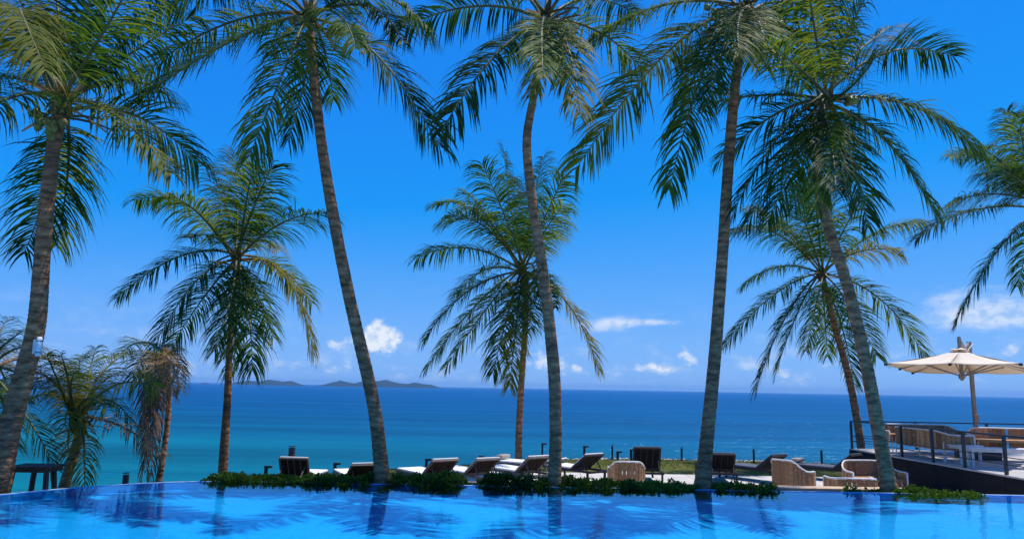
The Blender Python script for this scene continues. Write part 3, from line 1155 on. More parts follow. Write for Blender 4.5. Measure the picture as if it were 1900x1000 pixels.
palm('full crowned palm leaning left in front of the dark raised deck', 13.3,
     [(1650, 910, 36), (1645, 880, 31), (1632, 810, 28), (1608, 680, 26), (1575, 540, 24), (1540, 430, 22), (1521, 360, 20), (1519, 280, 18), (1530, 195, 17)], (1534, 185),
     [((1510, 60), (1495, -60), dict(d=-.8, lmax=.8)), ((1490, 70), (1455, -40), dict(d=1.2)), ((1550, 60), (1570, -60), dict(d=1.4)), ((1555, 80), (1625, -35), dict(d=-.8)), ((1570, 100), (1655, 50), dict(d=1.5)),
      ((1640, 55), (1768, 105), dict(d=.6)), ((1690, 160), (1808, 270), dict(d=-.6, twist=-.5, lmax=.82, dens=1.2)), ((1640, 215), (1735, 395), dict(d=.6, twist=-.8, lmax=.85, dens=1.2)), ((1580, 260), (1610, 420), dict(d=-.8)),
      ((1490, 130), (1425, 78), dict(d=-2.4)), ((1440, 165), (1330, 190), dict(d=1.8)), ((1440, 190), (1338, 292), dict(d=1.0)), ((1450, 215), (1362, 390), dict(d=-.6)), ((1475, 225), (1388, 410), dict(d=1)),
      ((1490, 260), (1425, 410), dict(d=-1)), ((1532, 260), (1515, 385), dict(d=-2.2)), ((1550, 280), (1550, 350), dict(d=-2.6)), ((1580, 170), (1620, 115), dict(d=-2.4)), ((1500, 240), (1475, 380), dict(d=1.6)),
      ((1560, 240), (1580, 330), dict(d=2.2))],
     coconuts=cocos(1575, 190, 4, 6, .2), base_z=BED_Z, sheaths=8)

palm('shorter bushy palm standing at the end of the hedge by the sea', 18.3,
     [(412, 905, 21), (416, 830, 18), (422, 740, 15), (426, 640, 13), (432, 560, 12), (438, 492, 11)], (440, 480),
     [((445, 380), (436, 285), dict(lmax=.8)), ((470, 380), (508, 300)), ((420, 380), (390, 305)), ((455, 370), (470, 310)), ((360, 340), (252, 372)), ((370, 375), (310, 362)), ((345, 435), (218, 552)),
      ((365, 480), (285, 645)), ((395, 520), (318, 640)), ((440, 540), (398, 650)), ((452, 560), (425, 690)), ((468, 560), (468, 685)), ((478, 530), (506, 625)), ((545, 455), (582, 655), YEL), ((470, 425), (515, 462), YEL),
      ((520, 390), (607, 396)), ((520, 470), (578, 560)), ((400, 420), (350, 440)), ((480, 420), (500, 380))],
     L=3.9, lmax=.78, sheaths=9, flower=1)

palm('shorter palm with coconuts growing behind the loungers, trunk partly hidden', 22.0,
     [(962, 868, 15), (963, 800, 14), (968, 700, 13), (975, 600, 12), (974, 515, 12)], (968, 500),
     [((945, 380), (935, 283), dict(lmax=.85)), ((930, 380), (895, 305)), ((985, 380), (1008, 292)), ((1012, 400), (1046, 328)), ((880, 350), (808, 380)), ((890, 385), (830, 405)), ((865, 430), (773, 480)),
      ((900, 475), (848, 545)), ((865, 510), (787, 630)), ((880, 550), (793, 680)), ((905, 560), (828, 680)), ((945, 560), (915, 690), dict(d=-2)), ((962, 570), (945, 715), dict(d=-2.6, kind='yellow')), ((988, 540), (985, 610)),
      ((1065, 530), (1112, 688), YEL), ((1005, 430), (1046, 380)), ((1010, 445), (1040, 425)), ((1010, 510), (1030, 570)), ((960, 430), (955, 330)), ((1000, 470), (990, 540), dict(d=-2.4, kind='yellow')), ((920, 420), (870, 360))],
     L=4.3, lmax=.8, coconuts=cocos(990, 512, 5, 6, .3) + cocos(948, 530, 4, 6, .2), sheaths=6)

palm('leaning palm rooted beyond the far railing of the deck', 24.0,
     [(1603, 872, 17), (1592, 790, 16), (1575, 700, 14), (1553, 620, 13), (1535, 550, 12), (1527, 515, 11)], (1525, 510),
     [((1440, 520), (1342, 640)), ((1460, 550), (1403, 720)), ((1450, 470), (1380, 528)), ((1440, 400), (1360, 425)), ((1460, 420), (1395, 385)), ((1500, 430), (1470, 345)), ((1535, 420), (1550, 330)), ((1560, 430), (1600, 365)),
      ((1620, 410), (1710, 412)), ((1590, 450), (1665, 465), YEL), ((1640, 520), (1718, 665)), ((1585, 560), (1625, 660)), ((1565, 580), (1585, 715)), ((1515, 560), (1495, 650)), ((1480, 560), (1440, 690)), ((1480, 440), (1430, 400)),
      ((1530, 570), (1535, 660)), ((1515, 400), (1510, 340))],
     L=4.2, lmax=.82, base_z=None, sheaths=6)

palm('palm past the deck whose crown reaches in over the parasol', 23.0,
     [(1985, 905, 18), (1972, 800, 16), (1955, 650, 14), (1940, 480, 13), (1934, 395, 12)], (1932, 385),
     [((1795, 365), (1702, 442)), ((1835, 340), (1756, 382)), ((1850, 440), (1776, 592)), ((1840, 265), (1765, 290)), ((1895, 285), (1868, 205)), ((1870, 300), (1820, 325)), ((1910, 440), (1888, 530)), ((1850, 270), (1800, 275)),
      ((1930, 280), (1930, 190)), ((1980, 300), (2050, 250)), ((2020, 360), (2130, 420)), ((1990, 440), (2060, 560)), ((1950, 450), (1960, 570)), ((1900, 330), (1850, 310)), ((1965, 300), (1985, 200)), ((1900, 300), (1890, 215))],
     L=4.2, lmax=.85, sheaths=6)

palm('short young palm with ragged drying fronds beside the wooden stand', 14.2,
     [(114, 925, 23), (124, 885, 21), (136, 845, 19), (146, 810, 20), (146, 785, 22)], (146, 775),
     [((160, 700), (178, 645)), ((130, 700), (112, 655)), ((185, 700), (222, 690), YEL), ((215, 680), (290, 720)), ((205, 710), (245, 785)), ((215, 765), (297, 840), dict(kind='dry', d=-.5)), ((160, 800), (157, 912), dict(d=-1.2, kind='yellow')),
      ((110, 710), (85, 655), YEL), ((95, 705), (50, 745)), ((100, 690), (60, 690), DRY), ((170, 690), (235, 655), YEL), ((160, 710), (200, 760)), ((140, 700), (150, 660)), ((125, 740), (120, 790)), ((115, 790), (130, 850), DRY), ((120, 720), (140, 690), YEL)],
     L=2.3, lmax=.52, sheaths=8, name='young_palm', tubek=1.0, flower=1)

palm('dying palm with a skirt of brown dead fronds by the pool edge', 15.2,
     [(292, 905, 14), (302, 850, 12), (311, 780, 11), (314, 720, 12), (308, 680, 16)], (306, 665),
     [((262, 610), (222, 660)), ((270, 625), (246, 700)), ((290, 620), (330, 650), YEL), ((280, 640), (300, 720), DRY), ((300, 620), (345, 695), DRY), ((285, 690), (262, 900), dict(kind='dead', d=-.3, droop=1.4, lmax=.4)),
      ((290, 700), (280, 890), dict(kind='dead', d=.3, droop=1.4, lmax=.4)), ((275, 690), (268, 840), dict(kind='dead', d=.6, droop=1.4, lmax=.45)), ((295, 700), (290, 800), dict(kind='dead', d=-.6, droop=1.4, lmax=.4)),
      ((270, 650), (262, 760), dict(kind='dry', d=-.6, droop=1.2)), ((310, 640), (335, 720), dict(kind='dry', droop=1.0)), ((285, 635), (270, 700), dict(kind='yellow', d=-.9, droop=1.0)), ((280, 680), (272, 870), dict(kind='dead', d=-.8, droop=1.4, lmax=.4)),
      ((300, 645), (318, 730), dict(kind='dry', d=-1.0, droop=1.0))],
     L=2.4, lmax=.5, sheaths=12, name='dying_palm', group=None)

palm('palm leaning out of frame behind the lamp trunk with brown tipped fronds', 14.8,
     [(-70, 940, 26), (-50, 850, 22), (-35, 760, 19), (-28, 700, 18)], (-26, 688),
     [((-10, 630), (14, 590)), ((20, 630), (78, 645), DRY), ((50, 635), (142, 690), DRY), ((40, 740), (104, 868)), ((10, 750), (30, 830)), ((15, 670), (70, 720), YEL), ((-60, 620), (-120, 640)), ((-80, 690), (-150, 780)),
      ((-30, 610), (-40, 560)), ((-50, 740), (-70, 840)), ((0, 660), (20, 740), YEL), ((0, 640), (48, 610))],
     L=2.6, lmax=.55, sheaths=5)

# ------------------------------------------------------------------ hedge
def hedge(x0p, x1p, top, yc, half, label, dens=1.0, low=BED_Z):
    a, b = at_y(x0p, 890, yc).x, at_y(x1p, 890, yc).x
    cx = (a + b) / 2
    root = thing('hedge', label, 'hedge', (cx, yc, low))
    n_l = int((b - a) * 5200 * dens)
    V, F = [], []
    rx = (b - a) / 2
    clus = []
    for _ in range(int((b - a) * 95 * dens) + 5):
        u = rng.uniform(-1, 1)
        endf = min(1.0, (1 - abs(u)) * rx / 0.15 + 0.45)
        hh = (top - low) * endf * (0.72 + 0.3 * mnoise.noise(Vector((u * rx * 2.2 + cx, yc, 1))) + 0.02)
        v = rng.uniform(-1, 1)
        zz = hh * math.sqrt(max(0.05, 1 - v * v)) * rng.uniform(0.35, 1.0)
        clus.append((u * rx, v * half, zz))
    g = MB()
    for c in clus:
        nlv = max(4, int(n_l / len(clus)))
        cr_ = rng.uniform(0.06, 0.11)
        for _ in range(nlv):
            d = rng.normal(0, 1, 3)
            d /= np.linalg.norm(d)
            d[2] = abs(d[2]) * 0.9
            p = np.array(c) + d * cr_ * rng.uniform(0.3, 1.0)
            if p[2] < 0.01:
                p[2] = 0.02
            ax = nrm(d + rng.normal(0, 0.45, 3))
            sd_ = nrm(np.cross(ax, rng.normal(0, 1, 3)))
            ln = rng.uniform(0.035, 0.065)
            w = ln * 0.34
            nn = np.cross(ax, sd_)
            o = len(V)
            V += [p, p + ax * ln * .5 + sd_ * w + nn * w * .3, p + ax * ln, p + ax * ln * .5 - sd_ * w + nn * w * .3]
            F += [(o, o + 1, o + 2), (o, o + 2, o + 3)]
        g.tube([(c[0], c[1] * 0.6, 0), (c[0], c[1] * .8, c[2] * .5), c], [0.008, 0.006, 0.003], n=3)
    g.build('stems', M_soil, root)
    h = MB()
    h.add(V, F)
    tag(h.build('foliage', M_hedge, root), kind='stuff')
    return root


hedge(388, 565, 0.10, 13.2, 0.35, 'low dark hedge around the foot of the shorter bushy palm')
hedge(560, 700, 0.20, 13.2, 0.4, 'leafy hedge between the upright lounger and the knotted palm trunk')
hedge(716, 862, 0.19, 13.2, 0.4, 'leafy hedge from the knotted palm trunk to the gap in the wall')
hedge(890, 1022, 0.19, 13.2, 0.4, 'hedge ending at the kinked palm trunk')
hedge(1036, 1180, 0.15, 13.2, 0.42, 'shaded hedge in front of the lone wicker chair')
hedge(1165, 1300, 0.13, 13.2, 0.42, 'shaded low hedge ending at the straight grey palm trunk')
hedge(1322, 1436, 0.15, 13.2, 0.4, 'leafy hedge between the straight grey palm and the paired wicker chairs')
hedge(1570, 1592, 0.10, 13.2, 0.12, 'small sprig of vine on the wall by the wicker chairs', 0.7)
hedge(1608, 1634, 0.04, 13.2, 0.12, 'thin trailing vine beside the leaning palm foot', 0.7)
hedge(1655, 1735, 0.09, 13.1, 0.3, 'trailing hedge between the leaning palm and the dark deck wall', 0.9)
hedge(1715, 1815, 0.03, 13.0, 0.25, 'low trailing plant along the foot of the dark deck wall', 0.9)

# ------------------------------------------------------------------ loungers
def lounger(hinge_px, rot, back_deg, dark, label, cushion=True, pillow=False, zz=None, width=0.66, back_len=0.60):
    z_h = FL + 0.33
    h = at_z(hinge_px[0], hinge_px[1], z_h)
    base = FL if h.x > -2.0 and h.y < 20.8 else terrain(h.x, h.y) + 0.02
    root = thing('sun_lounger', label, 'sun lounger', (h.x, h.y, base), rot, 'sun loungers on the terrace')
    fr = M_lframedark if dark else M_lframe
    sl = M_slatdark if dark else M_slat
    w = width
    sh = 0.30
    # local: foot towards +y, head towards -y
    g = MB()
    for s in (-1, 1):
        g.box((s * (w / 2 - 0.02), 0.30, sh), (0.04, 1.95, 0.05))
    g.box((0, 1.255, sh), (w - 0.085, 0.04, 0.048))
    g.box((0, -0.655, sh), (w - 0.085, 0.04, 0.048))
    g.box((0, 0.0, sh - 0.003), (w - 0.085, 0.04, 0.04))
    g.build('frame', fr, root)
    for s in (-1, 1):
        for y in (-0.55, 1.15):
            MB().box((s * (w / 2 - 0.03), y, (sh - 0.026) / 2), (0.045, 0.045, sh - 0.026)).build('leg', fr, root)
    # seat slats
    for k in range(9):
        MB().box((0, 0.09 + k * 0.135, sh + 0.012), (w - 0.09, 0.11, 0.02)).build('seat_slat', sl, root)
    # back: pivots at y=0
    a = R(back_deg)
    rot_m = Matrix.Rotation(-a, 3, 'X')
    bo = Vector((0, -0.02, sh + 0.03))

    def bl(p):
        return bo + rot_m @ Vector(p)
    g = MB()
    for s in (-1, 1):
        g.box(bl((s * (w / 2 - 0.02), -back_len / 2, 0)), (0.04, back_len, 0.035), rot_m)
    g.box(bl((0, -back_len + 0.02, 0)), (w - 0.082, 0.04, 0.033), rot_m)
    g.box(bl((0, -0.02, 0)), (w - 0.082, 0.04, 0.033), rot_m)
    g.build('back_frame', fr, root)
    for k in range(4):
        ww = (w - 0.09) / 4
        MB().box(bl((-w / 2 + 0.045 + ww * (k + .5), -back_len / 2, 0.0)), (ww - 0.018, back_len - 0.085, 0.018), rot_m).build('back_slat', sl, root)
    if back_deg > 15:
        for s in (-1, 1):
            MB().beam(bl((s * (w / 2 - 0.08), -back_len * 0.6, -0.02)), (s * (w / 2 - 0.08), -0.5, sh - 0.0), 0.02, 0.02).build('prop', fr, root)
    if cushion:
        cm = M_cushgrey if cushion == 'grey' else M_cushion
        MB().box((0, 0.63, sh + 0.050), (w - 0.03, 1.24, 0.05)).build('seat_cushion', cm, root, bevel=0.02)
        MB().box(bl((0, -back_len / 2 - 0.005, 0.038)), (w - 0.03, back_len + 0.01, 0.034), rot_m).build('back_cushion', cm, root, bevel=0.02)
    if pillow:
        MB().box((0, 1.12, sh + 0.15), (w * 0.7, 0.2, 0.10)).build('rolled_towel', M_pillow if pillow == 1 else M_cushion, root, bevel=0.035)
    return root


lounger((549, 882), R(-4), 66, False, 'upright brown backed lounger alone on the lawn facing the sea', back_len=.46, width=.64)
lounger((668, 880), R(25), 30, False, 'lounger mostly hidden by hedge and the knotted palm trunk')
lounger((806, 880), R(34), 36, False, 'brown slatted lounger next to the knotted palm trunk, white cushion')
lounger((883, 877), R(36), 35, False, 'brown slatted lounger beside the gap in the hedge, white cushion')
lounger((975, 874), R(38), 37, False, 'brown slatted lounger half hidden by the kinked palm trunk')
lounger((1076, 868), R(40), 36, True, 'dark backed lounger between the kinked palm and the lone wicker chair', pillow=2)
lounger((1199, 870), R(-3), 68, True, 'dark upright lounger seen squarely from behind, next to the lone wicker chair', cushion='grey', back_len=.58, width=.68)
lounger((1337, 871), R(-8), 52, True, 'dark lounger just right of the straight grey palm trunk', cushion='grey', back_len=.52)
lounger((1416, 868), R(36), 36, True, 'dark reclined lounger behind the tub chair, foot to the lawn', cushion='grey', pillow=1)
lounger((1556, 868), R(42), 38, True, 'dark lounger tucked against the end of the raised deck', cushion='grey', pillow=1)
lounger((1003, 860), R(60), 12, False, 'flat lounger in the far row behind the kinked palm', pillow=1)

# ------------------------------------------------------------------ wicker seats
def wicker(name, loc, rz, w, d, hb, ha, label, cat, group=None, legs=True, zb=0.12, nst=None, square=3.2, seat=True, cush=True):
    """tub seat: horseshoe wall of vertical strips in a pale frame; opens towards +y"""
    root = thing(name, label, cat, loc, rz, group)
    n_p = 64

    def plan(t):
        # t -1..1 horseshoe from one arm end round the back to the other
        a = math.pi * 1.5 + t * math.pi * 0.5 * 1.0
        ca, sa = math.cos(a), math.sin(a)
        x = math.copysign(abs(ca) ** (2 / square), ca) * w / 2
        y = math.copysign(abs(sa) ** (2 / square), sa) * d
        return x, y + d / 2

    def top(t):
        k = smooth(0.25, 0.95, abs(t))
        return hb + (ha - hb) * k - 0.05 * (abs(t) ** 2) * (1 - k)
    # resample by arc length
    ts = np.linspace(-1, 1, 600)
    P = np.array([plan(t) for t in ts])
    cl = np.concatenate([[0], np.cumsum(np.linalg.norm(np.diff(P, axis=0), axis=1))])
    tot = cl[-1]

    def par(s):
        return float(np.interp(s, cl, ts))
    ns = nst or int(tot / 0.085)
    g = MB()
    for k in range(ns):
        t0, t1 = par((k + .05) * tot / ns), par((k + .95) * tot / ns)
        (xa, ya), (xb, yb) = plan(t0), plan(t1)
        tx, ty = xb - xa, yb - ya
        l_ = math.hypot(tx, ty)
        nx_, ny_ = -ty / l_ * 0.012, tx / l_ * 0.012
        za, zt = zb, (top(t0) + top(t1)) / 2 - 0.01
        off = rng.uniform(-.002, .002)
        nx_, ny_ = nx_ * (1.5 if k % 2 else 0.8), ny_ * (1.5 if k % 2 else 0.8)
        vs_ = []
        for z in (za, zt):
            vs_ += [(xa + nx_ + off, ya + ny_, z), (xb + nx_ + off, yb + ny_, z), (xb - nx_ + off, yb - ny_, z), (xa - nx_ + off, ya - ny_, z)]
        g.add(vs_, [(0, 1, 5, 4), (1, 2, 6, 5), (2, 3, 7, 6), (3, 0, 4, 7), (4, 5, 6, 7), (3, 2, 1, 0)])
    tag(g.build('wicker_strips', M_wick, root), kind='stuff')
    sam = [par(s) for s in np.linspace(0, tot, n_p)]
    rim_ = [(*plan(t), top(t)) for t in sam]
    MB().tube([(rim_[0][0], rim_[0][1], zb)] + rim_ + [(rim_[-1][0], rim_[-1][1], zb)], 0.022, n=6).build('top_rim', M_whiteframe, root, smooth=True)
    MB().tube([(*plan(t), zb) for t in sam], 0.016, n=6).build('bottom_rail', M_whiteframe, root, smooth=True)
    if seat:
        MB().box((0, d * 0.06, zb + 0.20), (w - 0.12, d * 0.82, 0.05)).build('seat_base', M_whiteframe if cush else M_wick, root)
    if seat and cush:
        MB().box((0, d * 0.06, zb + 0.29), (w - 0.14, d * 0.80, 0.12)).build('seat_cushion', M_cushion, root, bevel=0.035)
    if legs:
        for sx in (-1, 1):
            for sy in (-.36, .42):
                MB().tube([(sx * (w / 2 - 0.09), sy * d, 0), (sx * (w / 2 - 0.1), sy * d * 0.97, zb + 0.18)], 0.014, n=6).build('leg', M_whiteframe, root)
    return root


def on(px, Y, z):
    p = at_y(px, 800, Y)
    return (p.x, Y, z)


wicker('wicker_chair', on(1163, 16.6, FL), R(-4), 0.78, 0.66, 0.73, 0.55, 'lone wicker tub chair with a pale rim behind the shaded hedge', 'armchair', 'wicker tub chairs')
wicker('wicker_chair', on(1463, 16.3, FL), R(-54), 0.74, 0.66, 0.84, 0.60, 'wicker tub chair turned side on to the low wall', 'armchair', 'wicker tub chairs')
wicker('wicker_chair', on(1577, 15.2, FL), R(-6), 0.88, 0.74, 0.62, 0.58, 'low wicker tub chair with its back against the tan wall', 'armchair', 'wicker tub chairs')
wicker('wicker_sofa', on(1610, 17.6, FL), R(186), 1.30, 0.80, 0.70, 0.50, 'curved wicker sofa on the terrace behind the leaning palm', 'sofa', cush=False)

# ------------------------------------------------------------------ raised deck
DZ = 0.12
ca_, cb_ = at_z(1576, 831.5, DZ), at_z(1900, 887, DZ)
slope = (cb_.x - ca_.x) / (cb_.y - ca_.y)
yA, yB = ca_.y, 12.75


def deck_x(y):
    return ca_.x + slope * (y - ca_.y)


xr = 19.0
g = MB()
c4 = [(deck_x(yB), yB), (xr, yB), (xr, yA), (deck_x(yA), yA)]
g.add([(x, y, DZ - 0.035) for x, y in c4] + [(x, y, FLOOR_Z - 0.5) for x, y in c4],
      [(0, 1, 2, 3), (4, 7, 6, 5), (0, 4, 5, 1), (1, 5, 6, 2), (2, 6, 7, 3), (3, 7, 4, 0)])
deck = tag(g.build('raised_deck', M_deckside), kind='structure')
nP = 52
for k in range(nP):
    y0 = yB + (yA - yB) * k / nP
    y1 = yB + (yA - yB) * (k + 1) / nP - 0.008
    x0, x1 = deck_x(y0) - 0.012, deck_x(y1) - 0.012
    zt = DZ + rng.normal(0, 0.0012)
    v = [(x0, y0, zt), (xr, y0, zt), (xr, y1, zt), (x1, y1, zt)]
    zb_ = DZ - 0.033
    v += [(a, b, zb_) for a, b, _ in v]
    MB().add(v, [(0, 1, 2, 3), (4, 7, 6, 5), (0, 4, 5, 1), (1, 5, 6, 2), (2, 6, 7, 3), (3, 7, 4, 0)]).build('plank', M_plank, deck)
# painted boards of the side wall, with open joints
yy = yB + 0.02
while yy < yA - 0.3:
    y1 = min(yy + 1.16, yA - 0.02)
    for z0, z1 in ((-0.33, DZ - 0.055), (-0.64, -0.345)):
        v = []
        for z in (z0, z1):
            for y, dx in ((yy, -0.018), (y1, -0.018), (y1, -0.002), (yy, -0.002)):
                v.append((deck_x(y) + dx, y, z))
        MB().add(v, [(0, 1, 2, 3), (4, 7, 6, 5), (0, 4, 5, 1), (1, 5, 6, 2), (2, 6, 7, 3), (3, 7, 4, 0)]).build('wall_board', M_deckside, deck)
    yy = y1 + 0.014
DT = DZ + 0.004

RH = 0.745
rail = thing('railing', 'black metal railing along the open side of the raised deck', 'railing', (0, 0, DT))
post_y = [yA - 0.06]
for px in (1674, 1732, 1791, 1868):
    # where the sight line to this pixel column meets the deck edge
    lo, hi = 10.0, 25.0
    for _ in range(50):
        mid = (lo + hi) / 2
        p = Vector((deck_x(mid) + 0.05, mid, DZ))
        q = CAMROT.transposed() @ (p - EYE)
        u = 950 + FPX * q.x / -q.z
        if u > px:
            lo = mid
        else:
            hi = mid
    post_y.append(mid)
post_y += [post_y[-1] - 1.15]
for y in post_y:
    MB().box((deck_x(y) + 0.05, y, RH / 2), (0.055, 0.055, RH)).build('post', M_blackmetal, rail)
for hgt, th in ((RH + 0.018, 0.034), (0.34, 0.018), (0.20, 0.018)):
    ye = post_y[-1] - 0.05
    MB().beam((deck_x(yA) + 0.05, yA - 0.035, hgt), (deck_x(ye) + 0.05, ye, hgt), 0.05 if th > .03 else 0.018, th).build('rail', M_blackmetal, rail)
rail2 = thing('railing', 'black metal railing along the seaward end of the raised deck', 'railing', (0, 0, DT))
xe = [ca_.x + 1.9, ca_.x + 3.95, ca_.x + 6.0, ca_.x + 8.0]
for x in xe:
    MB().box((x, yA - 0.06, RH / 2), (0.055, 0.055, RH)).build('post', M_blackmetal, rail2)
for hgt, th in ((RH + 0.018, 0.034), (0.34, 0.018), (0.20, 0.018)):
    MB().beam((ca_.x + 0.10, yA - 0.06, hgt), (xr - 0.2, yA - 0.06, hgt), 0.05 if th > .03 else 0.018, th).build('rail', M_blackmetal, rail2)

# deck seating
pa, pb = at_z(1768, 853, DT), at_z(1632, 838, DT)
midy = (17.5 + 20.0) / 2
wicker('wicker_sofa', (deck_x(18.8) + 0.62, 18.75, DT), R(-90), 2.35, 0.78, 0.72, 0.62, 'long wicker sofa backing onto the open side deck railing', 'sofa', None, zb=0.28, square=5, nst=34, cush=False)
wicker('wicker_sofa', on(1712, 20.3, DT), R(180), 2.15, 0.7, 0.74, 0.58, 'wicker sofa with an arched back at the seaward end of the deck', 'sofa', None, zb=0.28, square=5, nst=32, cush=False)
wicker('wicker_sofa', on(1880, 18.3, DT), R(168), 2.0, 0.75, 0.76, 0.60, 'wicker sofa with an arched back under the parasol', 'sofa', None, zb=0.28, square=5, nst=30, cush=False)

tb = thing('low_table', 'low white slatted table between the deck sofas', 'table', on(1783, 17.6, DT), R(12))
for k in range(5):
    MB().box((0, -0.24 + k * 0.12, 0.40), (0.62, 0.108, 0.03)).build('top_slat', M_whiteframe, tb)
MB().box((0, 0, 0.36), (0.56, 0.5, 0.04)).build('apron', M_whiteframe, tb)
for sx in (-1, 1):
    for sy in (-1, 1):
        MB().box((sx * 0.26, sy * 0.23, 0.17), (0.035, 0.035, 0.34)).build('leg', M_whiteframe, tb)
tb = thing('bench', 'long white bench in front of the sofa under the parasol', 'bench', on(1872, 16.6, DT), R(-14))
for k in range(4):
    MB().box((0, -0.18 + k * 0.12, 0.40), (1.75, 0.108, 0.035)).build('seat_slat', M_whiteframe, tb)
MB().box((0, 0, 0.355), (1.65, 0.4, 0.045)).build('apron', M_whiteframe, tb)
for sx in (-1, 1):
    for sy in (-1, 1):
        MB().box((sx * 0.8, sy * 0.17, 0.165), (0.04, 0.04, 0.33)).build('leg', M_whiteframe, tb)

# ------------------------------------------------------------------ parasol
def at_r(px, py, r):
    d = ray(px, py)
    return EYE + d * (r / math.hypot(d.x, d.y))


A, D_, B = at_r(1643, 673.5, 19.8), at_r(1894, 673.5, 19.4), at_r(1693.5, 690, 22.4)
C_ = B + (D_ - A)
cen = (A + B + C_ + D_) / 4
um_mast = at_r(1803, 700, 22.2)
um = thing('parasol', 'large square cream cantilever parasol on a wooden mast', 'parasol', (um_mast.x, um_mast.y, DT))
o_ = Vector((um_mast.x, um_mast.y, DT))
apex = cen + Vector((0, 0, 0.44))
g = MB()
ring0 = [A, (A + D_) / 2, D_, (D_ + C_) / 2, C_, (C_ + B) / 2, B, (B + A) / 2]
nseg = 7
vs, fs = [], []
for k in range(8):
    p, q = ring0[k], ring0[(k + 1) % 8]
    base = len(vs)
    for i in range(nseg + 1):
        u = 0.07 + 0.93 * i / nseg
        for j in range(5):
            w = j / 4
            e = p.lerp(q, w)
            pt = apex.lerp(e, u)
            pt = pt + Vector((0, 0, -0.05 * math.sin(math.pi * u) - 0.035 * math.sin(math.pi * w) * u))
            vs.append(pt - o_)
    for i in range(nseg):
        for j in range(4):
            a = base + i * 5 + j
            fs.append((a, a + 1, a + 6, a + 5))
g.add(vs, fs)
cn = g.build('canopy', M_canopy, um, smooth=True)
so = cn.modifiers.new('solid', 'SOLIDIFY')
so.thickness = 0.008
so.offset = 1
# small vent cap
g = MB()
vs = [apex + Vector((0, 0, 0.05)) - o_]
for k in range(8):
    p = apex.lerp(ring0[k], 0.14)
    vs.append(p + Vector((0, 0, 0.045)) - o_)
g.add(vs, [(0, 1 + k, 1 + (k + 1) % 8) for k in range(8)])
vc = g.build('vent_cap', M_canopy, um)
so = vc.modifiers.new('solid', 'SOLIDIFY')
so.thickness = 0.006
hub = cen + Vector((0, 0, -0.20))
hub_top = cen + Vector((0, 0, 0.36))
MB().tube([hub - o_ + Vector((0, 0, -0.10)), hub - o_ + Vector((0, 0, -0.03)), hub - o_ + Vector((0, 0, 0.06))], [0.02, 0.075, 0.065], n=12).build('hub', M_teak, um)
MB().beam(hub - o_ + Vector((0, 0, 0.05)), apex - o_ + Vector((0, 0, 0.30)), 0.06, 0.06).build('centre_post', M_teak, um)
for k in range(8):
    e = apex.lerp(ring0[k], 0.985) + Vector((0, 0, -0.035))
    s0 = apex.lerp(ring0[k], 0.06) + Vector((0, 0, -0.06))
    r_ = MB().beam(s0 - o_, e - o_, 0.022, 0.032).build('rib', M_teak, um)
    m_ = apex.lerp(ring0[k], 0.58) + Vector((0, 0, -0.10))
    MB().beam(hub - o_, m_ - o_, 0.018, 0.028).build('strut', M_teak, r_)
    MB().box(ring0[k] - o_ + Vector((0, 0, -0.03)), (0.05, 0.05, 0.06)).build('rib_cap', M_blackmetal, r_)
mtop = at_r(1800, 634, 22.2)
mast_b = Vector((um_mast.x, um_mast.y, DT))
mtop = Vector((um_mast.x, um_mast.y, mtop.z))
MB().beam(mast_b - o_ + Vector((0, 0, 0.02)), mtop - o_, 0.08, 0.07, up=(0, 1, 0)).build('mast', M_teak, um)
ctop = apex + Vector((0, 0, 0.27))
vlow = ctop.lerp(mtop, 0.5)
vlow.z = apex.z + 0.02
MB().beam(ctop - o_, vlow - o_, 0.035, 0.10).build('arm', M_teak, um)
MB().beam(vlow - o_ + Vector((0, 0, .002)), mtop - o_ + Vector((0, 0, -0.05)), 0.03, 0.09).build('arm', M_teak, um)
MB().tube([mtop - o_ + Vector((0.06, -0.05, -0.06)), vlow - o_ + Vector((0.05, -0.05, 0.0))], 0.010, n=6).build('stay_rod', M_whiteframe, um)
MB().box((0, 0, 0.09), (0.75, 0.75, 0.18)).build('ballast_base', M_blackmetal, um, bevel=0.02)
MB().box((-0.01, -0.06, 0.98), (0.12, 0.09, 0.2)).build('crank_box', M_teak, um, bevel=0.01)

# ------------------------------------------------------------------ bollards and poles
def bollard(px, top, bot, cap, label, w=0.075, Y=None):
    if Y is None:
        b = at_z(px, bot, FLOOR_Z)
        b.z = terrain(b.x, b.y) if abs(terrain(b.x, b.y) - FLOOR_Z) < 0.3 else FLOOR_Z
    else:
        b = at_y(px, 850, Y)
        b.z = terrain(b.x, Y)
    t = at_y(px, top, b.y)
    h = max(0.2, t.z - b.z)
    root = thing('path_light' if cap else 'marker_post', label, 'path light' if cap else 'post', (b.x, b.y, b.z), 0, 'path lights on the lawn' if cap else 'thin posts along the lawn edge')
    MB().box((0, 0, h / 2 - 0.02), (w, w, h + 0.04)).build('post', M_blackmetal, root)
    if cap:
        MB().box((0.05, 0, h + 0.032), (w + 0.11, w + 0.02, 0.055)).build('lamp_head', M_blackmetal, root, bevel=0.006)
    else:
        MB().box((0, 0, h + 0.028), (w + 0.012, w + 0.012, 0.016)).build('post_cap', M_blackmetal, root)
    return root


